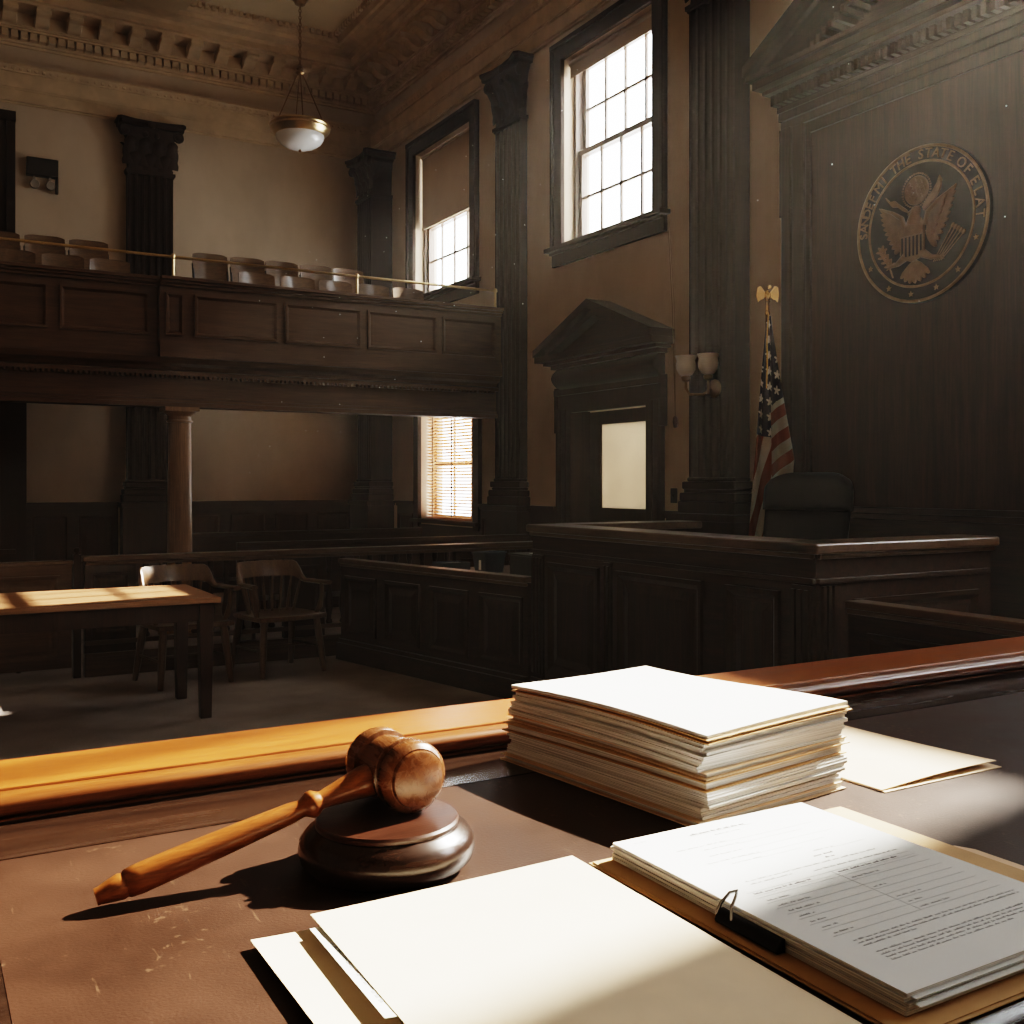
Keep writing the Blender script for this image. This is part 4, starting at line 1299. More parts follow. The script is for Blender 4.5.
raised_panel(FF, 0.96, 1.72, 0.24, 0.96, jb, M['dark_z'], 0.05, 0.022)
raised_panel(FF, 1.90, 2.28, 0.24, 0.96, jb, M['dark_z'], 0.05, 0.022)
for u0, u1 in ((0.02, 0.15), (0.83, 0.91), (2.36, 2.48)):
    mb = MB()
    mb.fbox(FF, u0, u1, 0.19, 1.0, 0, 0.016)
    n = 3 if u1-u0 > 0.1 else 2
    for k in range(n):
        c = u0+(u1-u0)*(k+0.5)/n
        mb.fbox(FF, c-0.012, c+0.012, 0.22, 0.98, 0.016, 0.028)
    mb.build('reeded_stile', M['dark_z'], jb, smooth=0)
mb = MB()
for k in range(3):
    mb.fbox(FN, 0.03+k*0.035, 0.05+k*0.035, 0.2, 1.0, 0, 0.02)
mb.build('reeded_stile', M['dark_z'], jb, smooth=0)
raised_panel(FN, 0.24, 1.16, 0.24, 0.93, jb, M['dark_x'], 0.05, 0.022)

# judge's chair
jch = thing('judge_chair', 'high backed black leather swivel chair behind the judge bench', 'chair', (5.0, 5.02, 0.322), R(-78))
# local: faces -Y
def cushion(mb, x0, x1, zlo, zhi, ymid, th, lean, bow=0.05, nx=16, nz=12, round_=0.0):
    def prof(a, b_, side):
        x = (x0+(x1-x0)*a)*(1-round_*0.10*b_**6)
        z = zlo+(zhi-zlo)*b_ - round_*0.07*abs(2*a-1)**5*b_**2
        e = (max(0, 1-abs(2*a-1)**5))**0.5 * (max(0, 1-abs(2*b_-1)**5))**0.5
        y = ymid + lean*(z-zlo) - bow*(1-(2*a-1)**2)*-1*0 + bow*(-(2*a-1)**2)
        return V((x, y + side*th*(0.25+0.75*e), z))
    mb.sheet(lambda a, b_: prof(a, b_, -1), nx, nz)
    mb.sheet(lambda a, b_: prof(a, b_, 1), nx, nz)
    rim = []
    for i in range(nx): rim.append((i/nx, 0))
    for j in range(nz): rim.append((1, j/nz))
    for i in range(nx, 0, -1): rim.append((i/nx, 1))
    for j in range(nz, 0, -1): rim.append((0, j/nz))
    for k in range(len(rim)):
        p, q = rim[k], rim[(k+1) % len(rim)]
        mb.face([prof(*p, -1), prof(*q, -1), prof(*q, 1), prof(*p, 1)])
    bmesh.ops.remove_doubles(mb.bm, verts=mb.bm.verts, dist=1e-5)
mb = MB(); cushion(mb, -0.32, 0.32, 0.40, 0.98, 0.24, 0.06, 0.16); mb.build('backrest', M['chair_leather'], jch, local=True, smooth=70)
mb = MB(); cushion(mb, -0.335, 0.335, 0.965, 1.225, 0.325, 0.085, 0.12, round_=1.0); mb.build('headrest', M['chair_leather'], jch, local=True, smooth=70)
mb = MB(); mb.sheet(lambda a, b_: V((-0.3+0.6*a, -0.28+0.54*b_, 0.47+0.03*math.sin(PI*a)*math.sin(PI*b_))), 8, 8, thick=(0, 0, 0.11)); mb.build('seat', M['chair_leather'], jch, local=True, smooth=70, bevel=0.02)
for s in (-1, 1):
    mb = MB(); mb.tube([(s*0.32, 0.2, 0.42), (s*0.345, 0.2, 0.62), (s*0.345, 0.1, 0.655), (s*0.345, -0.2, 0.65)], [0.02, 0.022, 0.028, 0.03], 10); mb.build('armrest', M['chair_leather'], jch, local=True)
mb = MB(); mb.lathe([(0.03, 0.08), (0.03, 0.36), (0.12, 0.37)], None, 16); mb.build('column', M['black'], jch, local=True)
for k in range(5):
    a = 2*PI*k/5
    mb = MB(); mb.tube([(0.02*math.cos(a), 0.02*math.sin(a), 0.10), (0.28*math.cos(a), 0.28*math.sin(a), 0.07)], [0.03, 0.016], 8)
    mb.ball((0.28*math.cos(a), 0.28*math.sin(a), 0.028), 0.027, 10); mb.build('leg', M['black'], jch, local=True)

# low clerk enclosure in front of the bench's near end
lw_ = thing('clerk_partition', 'low dark panelled partition with rounded cap beside the judge bench end', 'partition', (3.74, 2.2, 0))
F = Fr((3.74, 3.345, 0), (0, -1, 0), (0, 0, 1), (-1, 0, 0))
mb = MB(); mb.fbox(F, 0, 2.4, 0, 0.90, -0.06, 0); mb.build('board', M['dark_y'], lw_, smooth=0)
mb = MB(); mb.fbox(F, -0.0, 2.4, 0.90, 0.935, -0.09, 0.03); mb.fbox(F, 0, 2.4, 0.875, 0.90, 0, 0.02); mb.build('cap', M['rail_y'], lw_, smooth=0, bevel=0.008)
for k in range(3):
    raised_panel(F, 0.12+k*0.76, 0.80+k*0.76, 0.15, 0.80, lw_, M['dark_z'], 0.045, 0.02)
# side cabinet by the wall
cb = thing('side_cabinet', 'small dark wooden cabinet against the wall panel beyond the clerk partition', 'cabinet', (5.33, 3.1, 0))
F = Fr((5.12, 3.12, 0), (0, -1, 0), (0, 0, 1), (-1, 0, 0))
mb = MB(); mb.fbox(F, -0.22, 0.28, 0.001, 1.06, -0.42, 0); mb.build('carcass', M['dark_z'], cb, smooth=0)
mb = MB(); mb.fbox(F, -0.24, 0.30, 1.06, 1.09, -0.43, 0.02); mb.build('top', M['dark_y'], cb, smooth=0, bevel=0.004)
dr = raised_panel(F, -0.18, 0.24, 0.15, 0.98, cb, M['dark_z'], 0.04, 0.018, name='door')
mb = MB(); mb.ball(F.p(0.2, 0.6, 0.03), 0.014, 8); mb.build('knob', M['brass_dk'], dr)

# ------------------------------------------------------------------ jury box front
p0, p1 = V((3.14, 8.25, 0)), V((3.60, 5.968, 0))
jl = (p1-p0).length
ju = (p1-p0).normalized()
jn = V((ju.y, -ju.x, 0)); jn = jn if jn.x < 0 else -jn
jr = thing('jury_box_front', 'low dark panelled jury box front running up to the judge bench', 'partition', p0+(p1-p0)/2)
F = Fr(p0, ju, (0, 0, 1), jn)
mb = MB(); mb.fbox(F, 0, jl, 0, 0.80, -0.06, 0); mb.fbox(F, 0, jl, 0, 0.14, 0, 0.05); mb.fbox(F, 0, jl, 0.14, 0.17, 0, 0.03); mb.build('board', M['dark_y'], jr, smooth=0)
mb = MB(); mb.fbox(F, 0, jl, 0.80, 0.84, -0.08, 0.035); mb.fbox(F, 0, jl, 0.775, 0.80, 0, 0.02); mb.build('cap', M['rail_y'], jr, smooth=0, bevel=0.008)
for k in range(4):
    w = jl/4
    raised_panel(F, k*w+0.07, (k+1)*w-0.05, 0.22, 0.70, jr, M['dark_z'], 0.04, 0.018)
# inside it: a shelf table with office things
jt = thing('jury_table', 'dark plain table standing inside the jury box', 'table', (4.3, 7.0, 0))
mb = MB(); mb.box(3.75, 4.75, 6.10, 8.05, 0.70, 0.735); mb.build('tabletop', M['dark_y'], jt, smooth=0)
for x in (3.8, 4.7):
    for y in (6.15, 8.0):
        mb = MB(); mb.box(x-0.03, x+0.03, y-0.03, y+0.03, 0.001, 0.70); mb.build('leg', M['dark_z'], jt, smooth=0)
bn = thing('storage_bin', 'slate blue plastic bin with white label inside the jury box', 'bin', (4.12, 7.45, 0.736))
a_ = Fr((4.12, 7.45, 0.736), (0.3, -1, 0), (0, 0, 1), (-1, -0.3, 0))
mb = MB()
def rr_(hw, hd, z): return [a_.p(-hw, z, -hd), a_.p(hw, z, -hd), a_.p(hw, z, hd), a_.p(-hw, z, hd)]
mb.rings([rr_(0.06, 0.10, 0.0), rr_(0.075, 0.12, 0.16), rr_(0.082, 0.127, 0.16), rr_(0.082, 0.127, 0.172), rr_(0.07, 0.115, 0.172), rr_(0.055, 0.095, 0.01)]); mb.build('tub', M['bin'], bn, smooth=0)
mb = MB(); mb.fbox(a_, 0.005, 0.03, 0.03, 0.11, 0.123, 0.126); mb.build('label_card', M['white'], bn, smooth=0)
ty = thing('paper_tray', 'blue grey desk tray of loose things inside the jury box', 'tray', (4.0, 7.85, 0.736))
mb = MB(); mb.box(3.86, 4.12, 7.78, 7.98, 0.736, 0.742); mb.box(3.86, 4.12, 7.78, 7.786, 0.742, 0.80); mb.box(3.86, 4.12, 7.974, 7.98, 0.742, 0.80); mb.box(3.86, 3.866, 7.78, 7.98, 0.742, 0.80); mb.box(4.114, 4.12, 7.78, 7.98, 0.742, 0.80)
mb.build('tray_shell', M['bin'], ty, smooth=0)
mb = MB(); mb.box(3.88, 4.10, 7.80, 7.96, 0.742, 0.79); mb.build('papers', M['bin'], ty, smooth=0)
bx_ = thing('document_case', 'black document case inside the jury box next to judge bench', 'case', (4.3, 6.8, 0.736))
mb = MB(); mb.box(4.14, 4.46, 6.42, 7.15, 0.736, 0.90); mb.build('body', M['plate'], bx_, smooth=0, bevel=0.006)
mb = MB(); mb.box(4.13, 4.47, 6.41, 7.16, 0.9005, 0.915); mb.build('lid', M['plate'], bx_, smooth=0, bevel=0.004)
ps = thing('loose_papers', 'few white sheets lying on the black case in jury box', 'paper', (4.3, 6.85, 0.916))
mb = MB(); mb.sheet(lambda a, b_: V((4.18+0.2*a+0.05*b_, 6.70+0.3*b_, 0.918+0.006*math.sin(5*a+3*b_)**2)), 6, 8, thick=(0, 0, 0.0015)); mb.build('sheet', M['white'], ps)

# ------------------------------------------------------------------ bar rail, gate, pews
YRL = 8.42
bar = thing('bar_rail', 'dark oak bar rail with turned balusters dividing court from public pews', 'railing', (3.4, YRL, 0))
F = FY(0, YRL)
xa, xb = 1.15, 5.70
mb = MB(); mb.fbox(F, xa-0.02, xb, 0.875, 0.915, -0.10, 0.06); mb.fbox(F, xa, xb, 0.845, 0.875, -0.07, 0.035); mb.build('hand_rail', M['rail_x'], bar, smooth=0, bevel=0.008)
mb = MB(); mb.fbox(F, xa, xb, 0.0, 0.15, -0.06, 0.03); mb.fbox(F, xa, xb, 0.15, 0.18, -0.05, 0.045); mb.fbox(F, xa, xb, 0.24, 0.275, -0.05, 0.03); mb.build('base_rail', M['rail_x'], bar, smooth=0, bevel=0.004)
peds = [(1.15, 1.52), (2.70, 3.05), (4.3, 4.65)]
for a, b_ in peds:
    mb = MB(); mb.fbox(F, a, b_, 0.18, 0.845, -0.05, 0.02)
    o = mb.build('pedestal', M['dark_z'], bar, smooth=0)
    raised_panel(F.shift(0, 0, 0.02), a+0.05, b_-0.05, 0.32, 0.78, o, M['dark_z'], 0.03, 0.014)
bprof = [(0.022, 0.275), (0.03, 0.29), (0.018, 0.32), (0.02, 0.35), (0.034, 0.42), (0.036, 0.46), (0.024, 0.53), (0.016, 0.62), (0.018, 0.70), (0.028, 0.73), (0.018, 0.76), (0.026, 0.80), (0.026, 0.845)]
x = 1.60
bal = None
while x < 5.6:
    if not any(a-0.04 < x < b_+0.04 for a, b_ in peds):
        if bal is None:
            mb = MB(); mb.lathe(bprof, None, 12)
            bal = mb.build('baluster', M['dark_z'], bar, local=True); bal.location = (x-3.4, 0.01, 0)
        else:
            c = bal.copy(); COL.objects.link(c); c.location = (x-3.4, 0.01, 0)
    x += 0.125
gate = thing('swing_gate', 'panelled oak swing gate in the bar rail past the attorney table', 'gate', (0.55, YRL, 0))
mb = MB(); mb.fbox(F, -0.35, 1.06, 0.08, 0.86, -0.04, 0.0); mb.build('board', M['rail_x'], gate, smooth=0)
mb = MB(); mb.fbox(F, -0.36, 1.07, 0.86, 0.89, -0.06, 0.025); mb.build('top_rail', M['rail_x'], gate, smooth=0, bevel=0.006)
for a, b_ in ((-0.28, 0.30), (0.38, 0.98)):
    raised_panel(F, a, b_, 0.50, 0.78, gate, M['rail_x'], 0.04, 0.018)
    raised_panel(F, a, b_, 0.14, 0.44, gate, M['rail_x'], 0.04, 0.018)
gp = thing('gate_post', 'slim dark post capped by knob between swing gate and bar rail', 'post', (1.10, YRL, 0))
mb = MB(); mb.fbox(F, 1.072, 1.125, 0.001, 0.93, -0.05, 0.02); mb.build('shaft', M['dark_z'], gp, smooth=0)
mb = MB(); mb.lathe([(0.02, 0.93), (0.012, 0.94), (0.024, 0.96), (0.018, 0.98), (0.0, 0.985)], Fr((1.098, YRL+0.015, 0), (1, 0, 0), (0, 1, 0), (0, 0, 1)), 12); mb.build('knob', M['dark_z'], gp)
def pew(x0, x1, y):
    root = thing('pew', '', 'pew', ((x0+x1)/2, y, 0))
    mb = MB(); mb.box(x0, x1, y+0.24, y+0.27, 0.3, 0.90); mb.build('backrest', M['dark_x'], root, smooth=0)
    mb = MB(); mb.box(x0, x1, y+0.215, y+0.295, 0.90, 0.935); mb.build('top_rail', M['dark_x'], root, smooth=0, bevel=0.006)
    mb = MB(); mb.box(x0+0.035, x1-0.035, y-0.20, y+0.24, 0.42, 0.45); mb.build('seat', M['dark_x'], root, smooth=0)
    for x in (x0, x1-0.035):
        mb = MB(); mb.box(x, x+0.035, y-0.22, y+0.24, 0.001, 0.70); mb.build('end_panel', M['dark_z'], root, smooth=0, bevel=0.008)
    return root
tag(pew(2.55, 5.6, 9.05), 'long dark wooden pew directly behind the bar rail', 'pew', 'public pews')
tag(pew(2.55, 5.3, 11.0), 'long dark wooden pew under the gallery, second from the bar rail', 'pew', 'public pews')
tag(pew(-3.0, 0.75, 9.05), 'dark wooden pew on the far aisle side beyond the swing gate', 'pew', 'public pews')

# ------------------------------------------------------------------ attorney table
tb = thing('attorney_table', 'long plain oak table with sunlit top in front of two armchairs', 'table', (0.1, 7.0, 0))
tx0, tx1, ty0, ty1 = -1.6, 1.69, 6.52, 7.47
mb = MB()
for k in range(4):
    a = ty0+(ty1-ty0)*k/4
    mb.box(tx0, tx1, a+(0.0005 if k else 0), a+(ty1-ty0)/4-0.0005, 0.725, 0.76)
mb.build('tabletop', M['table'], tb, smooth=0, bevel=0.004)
mb = MB()
mb.box(tx0+0.1, tx1-0.07, ty0+0.06, ty0+0.085, 0.61, 0.725); mb.box(tx0+0.1, tx1-0.07, ty1-0.085, ty1-0.06, 0.61, 0.725)
mb.box(tx1-0.09, tx1-0.065, ty0+0.085, ty1-0.085, 0.61, 0.725); mb.box(tx0+0.065, tx0+0.09, ty0+0.085, ty1-0.085, 0.61, 0.725)
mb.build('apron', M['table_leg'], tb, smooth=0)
for x in (tx0+0.08, tx1-0.08):
    for y in (ty0+0.08, ty1-0.2):
        mb = MB()
        w0, w1 = 0.033, 0.045
        mb.hexa([(x-w0, y-w0, 0.001), (x+w0, y-w0, 0.001), (x+w0, y+w0, 0.001), (x-w0, y+w0, 0.001)], [(x-w1, y-w1, 0.724), (x+w1, y-w1, 0.724), (x+w1, y+w1, 0.724), (x-w1, y+w1, 0.724)])
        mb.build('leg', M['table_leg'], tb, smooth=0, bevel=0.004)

# ------------------------------------------------------------------ bankers' armchairs
def armchair():
    root = thing('armchair', '', 'chair')
    def sfn(a, b_):
        u, v = 2*a-1, 2*b_-1
        x = 0.285*u*(1-0.10*max(0, v)**2); y = -0.255+0.51*b_
        y += 0.03*(1-u*u)*(-1 if b_ < 0.5 else 1)*abs(v)
        z = 0.475 - 0.022*(1-u*u)*(1-v*v)
        return V((x, y, z))
    mb = MB(); mb.sheet(sfn, 14, 14, thick=(0, 0, 0.036)); mb.build('seat', M['chair'], root, local=True, smooth=50, bevel=0.006)
    # bow: one bent rail from arm to arm, rising to a broad crest
    n = 36
    rs = []
    cl = []
    for i in range(n+1):
        t = -1+2*i/n
        a = t*R(112)
        x = 0.305*math.sin(a)*(1.0 if abs(t) < 0.8 else 1.0)
        y = -0.03+0.29*math.cos(a)
        if abs(t) > 0.8:
            k = (abs(t)-0.8)/0.2
            x = math.copysign(0.30, t); y = -0.03+0.29*math.cos(R(112)*0.8)-0.20*k
            x -= math.copysign(0.02*k, t)*-1
        q = max(0.0, min(1.0, (0.62-abs(t))/0.22)); q = q*q*(3-2*q)
        hh = 0.017+0.047*q
        zc = 0.715+0.10*q
        ww = 0.028-0.014*q
        if abs(t) > 0.9: ww *= 1.15
        tan = V((math.cos(a), -math.sin(a), 0)); nrm = V((math.sin(a), math.cos(a), 0))
        if abs(t) > 0.8: nrm = V((math.copysign(1, t), 0, 0))
        lean = 0.04*q
        c = V((x, y, zc)); cl.append((t, c))
        pr = []
        for k in range(8):
            b_ = 2*PI*(k+0.5)/8
            cx_, cz_ = math.cos(b_), math.sin(b_)
            cx_ = math.copysign(min(1, abs(cx_)*1.25), cx_); cz_ = math.copysign(min(1, abs(cz_)*1.25), cz_)
            pr.append(c + nrm*(ww*cx_*0.9 + lean*(cz_*0.5+0.5)) + V((0, 0, hh*cz_)))
        rs.append(pr)
    mb = MB(); mb.rings(rs); mb.build('bow_rail', M['chair'], root, local=True, smooth=55)
    for k in range(9):
        a = R(-60+15*k)
        top = V((0.300*math.sin(a), -0.03+0.288*math.cos(a), 0.755 if abs(k-4) < 4 else 0.725))
        bot = V((0.22*math.sin(a)*1.02, 0.02+0.195*math.cos(a), 0.462))
        mb = MB(); md = (top+bot)/2
        mb.tube([bot, bot*0.7+top*0.3, md, top], [0.009, 0.012, 0.0125, 0.008], 8); mb.build('spindle', M['chair'], root, local=True)
    for s in (-1, 1):
        mb = MB(); mb.tube([(s*0.255, -0.14, 0.465), (s*0.275, -0.16, 0.52), (s*0.285, -0.17, 0.6), (s*0.30, -0.15, 0.71)], [0.016, 0.023, 0.015, 0.017], 10); mb.build('arm_post', M['chair'], root, local=True)
    lp = {}
    for sx in (-1, 1):
        for sy in (-1, 1):
            a, b_ = V((sx*0.225, sy*0.19, 0.448)), V((sx*0.265, sy*0.245 + (0.03 if sy > 0 else 0), 0.003))
            mb = MB(); mb.tube([a, a*0.7+b_*0.3, a*0.3+b_*0.7, b_], [0.025, 0.029, 0.026, 0.020], 10); mb.build('leg', M['chair'], root, local=True)
            lp[sx, sy] = a*0.45+b_*0.55
    for sx in (-1, 1):
        mb = MB(); mb.tube([lp[sx, -1], lp[sx, 1]], 0.010, 8); mb.build('stretcher', M['chair'], root, local=True)
    m0, m1 = (lp[-1, -1]+lp[-1, 1])/2, (lp[1, -1]+lp[1, 1])/2
    mb = MB(); mb.tube([m0, m1], 0.010, 8); mb.build('stretcher', M['chair'], root, local=True)
    return root
ac = armchair()
ac.scale = (1, 1, 0.965)
ac.location = (2.50, 7.93, 0); ac.rotation_euler = (0, 0, R(11))
tag(ac, 'oak spindle back armchair standing clear between the table end and jury box', 'chair', 'oak armchairs at the bar rail')
ac2 = copy_tree(ac)
ac2.location = (1.76, 7.86, 0); ac2.rotation_euler = (0, 0, R(9))
tag(ac2, 'oak spindle back armchair partly hidden behind the sunlit table', 'chair', 'oak armchairs at the bar rail')

# ------------------------------------------------------------------ the desk in the foreground
dk = thing('clerk_desk', 'broad wooden desk with golden oak back ledge and brown leather top', 'desk', (0.9, 0.7, 0))
dx0, dx1, dy0, dy1 = -0.12, 2.1, 0.285, 1.11
PX0, PY0, PY1, PX1 = 0.048, 0.367, 0.895, 1.95
mb = MB()
mb.box(dx0, PX0, dy0+0.05, 1.0, DZ-0.04, DZ+0.0005); mb.box(PX1, dx1, dy0+0.05, 1.0, DZ-0.04, DZ+0.0005)
mb.box(PX0, PX1, PY1, 1.0, DZ-0.04, DZ+0.0005)
mb.box(PX0, PX1, PY0, PY1, DZ-0.04, DZ-0.003)
mb.build('desktop', M['border'], dk, smooth=0)
mb = MB(); mb.box(PX0+0.0005, PX1-0.0005, PY0+0.0005, PY1-0.0005, DZ-0.003, DZ); mb.build('leather_inset', M['pad'], dk, smooth=0, label='worn brown leather writing surface')
mb = MB()
P = Fr((dx0, 0, 0), (0, 1, 0), (0, 0, 1), (1, 0, 0))
mb.prism(P, [(0.285, DZ-0.045), (0.285, DZ-0.012), (0.291, DZ-0.004), (0.300, DZ-0.001), (0.313, DZ-0.001), (0.316, DZ-0.005), (0.322, DZ-0.005), (0.325, DZ+0.001), (0.345, DZ+0.0025), (0.352, DZ-0.002), (0.358, DZ+0.0005), (0.3665, DZ+0.0005), (0.3665, DZ-0.045)], 0, dx1-dx0)
mb.build('edge_moulding', M['border'], dk, smooth=40)
LZ = DZ+0.0265
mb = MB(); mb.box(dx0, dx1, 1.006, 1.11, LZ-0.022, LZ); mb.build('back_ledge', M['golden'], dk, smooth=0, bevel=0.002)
mb = MB()
pr = [(1.03, LZ-0.0025), (1.004, LZ-0.0025)]
for k in range(9):
    a = PI/2+PI*k/8
    pr.append((0.997+0.0105*math.cos(a), LZ-0.0125+0.0095*math.sin(a)))
pr += [(1.0, LZ-0.0225), (0.994, LZ-0.024), (0.994, DZ+0.0006), (1.03, DZ+0.0006)]
mb.prism(P, pr, 0, dx1-dx0)
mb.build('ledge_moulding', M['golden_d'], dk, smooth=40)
mb = MB()
mb.box(dx0+0.03, dx1-0.03, 1.06, 1.095, 0.0, LZ-0.022)
for x in (dx0+0.03, dx1-0.065):
    mb.box(x, x+0.035, 0.36, 1.06, 0.0, DZ-0.04)
mb.build('front_panel', M['dark_x'], dk, smooth=0)

# ------------------------------------------------------------------ gavel and sounding block
gbx, gby = 0.318, 0.737
sb_ = thing('sounding_block', 'round dark walnut sounding block under the gavel', 'sounding block', (gbx, gby, DZ))
F = Fr((gbx, gby, DZ), (1, 0, 0), (0, 1, 0), (0, 0, 1))
mb = MB(); mb.lathe([(0.0, 0.0005), (0.058, 0.0005), (0.0605, 0.003), (0.0655, 0.008), (0.0675, 0.015), (0.0665, 0.022), (0.062, 0.028), (0.0565, 0.0315), (0.0555, 0.0325), (0.0, 0.0325)], F, 64); mb.build('body', M['block'], sb_, smooth=60)
mb = MB(); mb.lathe([(0.0, 0.0326), (0.0545, 0.0326), (0.0550, 0.0355), (0.0535, 0.0372), (0.0, 0.0374)], F, 64); mb.build('strike_plate', M['block_top'], sb_, smooth=40, label='red brown strike plate')
gv = thing('gavel', 'turned brown wooden judge gavel lying with head on sounding block', 'gavel', (0.33, 0.765, DZ+0.0375))
hr = 0.0280
hc = V((0.334, 0.760, DZ+0.0378+hr))
ax = V((0.10, -1.0, 0.0)).normalized()
sd = V((0, 0, 1)).cross(ax)
GH = Fr(hc, sd, (0, 0, 1), ax)
mb = MB()
mb.lathe([(0.0, -0.041), (0.017, -0.041), (0.0195, -0.0385), (0.020, -0.037), (0.0225, -0.0365), (0.0265, -0.033), (hr, -0.028), (hr, -0.0245), (0.0255, -0.022), (0.0238, -0.0205), (0.0272, -0.019), (0.0272, -0.0165), (0.0240, -0.0152),
          (0.0252, 0.0), (0.0240, 0.0132), (0.0272, 0.0145), (0.0272, 0.017), (0.0238, 0.0185), (0.0255, 0.0205), (hr, 0.0235), (hr, 0.0285), (0.0275, 0.032), (0.0255, 0.0345), (0.0232, 0.0365), (0.0222, 0.0362), (0.0215, 0.039), (0.019, 0.0402), (0.0, 0.041)], GH, 48)
mb.build('head', M['gavel'], gv, smooth=50)
ht = V((0.1105, 0.757, DZ+0.0095))
hd = (ht-hc).normalized()
e1 = hd.cross(V((0, 1, 0))).normalized()
GHd = Fr(hc, e1, hd.cross(e1), hd)
HLn = (ht-hc).length
q = HLn/0.236
mb = MB()
mb.lathe([(r_, h_*q) for r_, h_ in [(0.0, 0.018), (0.0125, 0.020), (0.0125, 0.030), (0.0115, 0.034), (0.0085, 0.052), (0.0068, 0.064), (0.0072, 0.066), (0.0102, 0.0705), (0.0102, 0.0745), (0.0072, 0.079), (0.0066, 0.081), (0.0078, 0.090), (0.0092, 0.13), (0.0104, 0.175), (0.0106, 0.205), (0.0098, 0.214), (0.0085, 0.2155), (0.0088, 0.217), (0.0092, 0.219), (0.0078, 0.226), (0.0062, 0.233), (0.0058, 0.236), (0.0, 0.236)]], GHd, 28)
mb.build('handle', M['handle'], gv, smooth=50)

# ------------------------------------------------------------------ paper things on the desk
def slab(F, hu, hv, t, fn, mats, nu=12, nv=12, taper=0.0):
    """a curved paper slab centred on F, its underside at fn(u, v); returns an MB"""
    mb = MB()
    def top(a, b_):
        u, v = (2*a-1)*hu, (2*b_-1)*hv
        p = F.p(u, v)
        return p + V((0, 0, fn(p.x, p.y) + t))
    mb.sheet(top, nu, nv, thick=(0, 0, t))
    return mb

def side_index(mb, zc=0.5):
    bmesh.ops.recalc_face_normals(mb.bm, faces=mb.bm.faces)
    for f in mb.bm.faces:
        f.material_index = 1 if abs(f.normal.z) < 0.6 else 0

# the tall stack
SC = V((0.673, 0.833))
SA = R(7.0)
def stack_wave(level):
    def fn(x, y):
        dx, dy = x-SC.x, y-SC.y
        return level*(0.0035*math.sin(2.6+(dx*0.5+dy)*14.0)+0.006*(dx*0.3+dy*1.0))
    return fn
TS = 0.93
layers = [  # kind, thickness, label
    ('folder', 0.0078, 'manila folder at the very bottom of the tall document stack'),
    ('bundle', 0.0105, 'thick white paper bundle resting on the bottom folder of the stack'),
    ('bundle', 0.0094, 'loose white sheaf third from the bottom of the tall stack'),
    ('bundle', 0.0050, 'thin paper bundle fourth from the bottom of the tall stack'),
    ('folder', 0.0100, 'thick orange tan folder in the middle of the tall document stack'),
    ('folder', 0.0072, 'manila folder just above the middle of the tall document stack'),
    ('bundle', 0.0082, 'white paper bundle fifth from the top of the tall stack'),
    ('bundle', 0.0072, 'loose paper bundle fourth from the top of the tall stack'),
    ('bundle', 0.0100, 'white paper bundle third from the top of the tall stack'),
    ('folder', 0.0045, 'orange tan folder directly under the top sheets of the stack'),
    ('bundle', 0.0035, 'bright white topmost sheaf of paper on the tall document stack'),
]
layers = [(a, b*TS, c) for a, b, c in layers]
z = DZ+0.0006
tot = sum(l[1] for l in layers)
rs_ = random.Random(11)
acc = 0
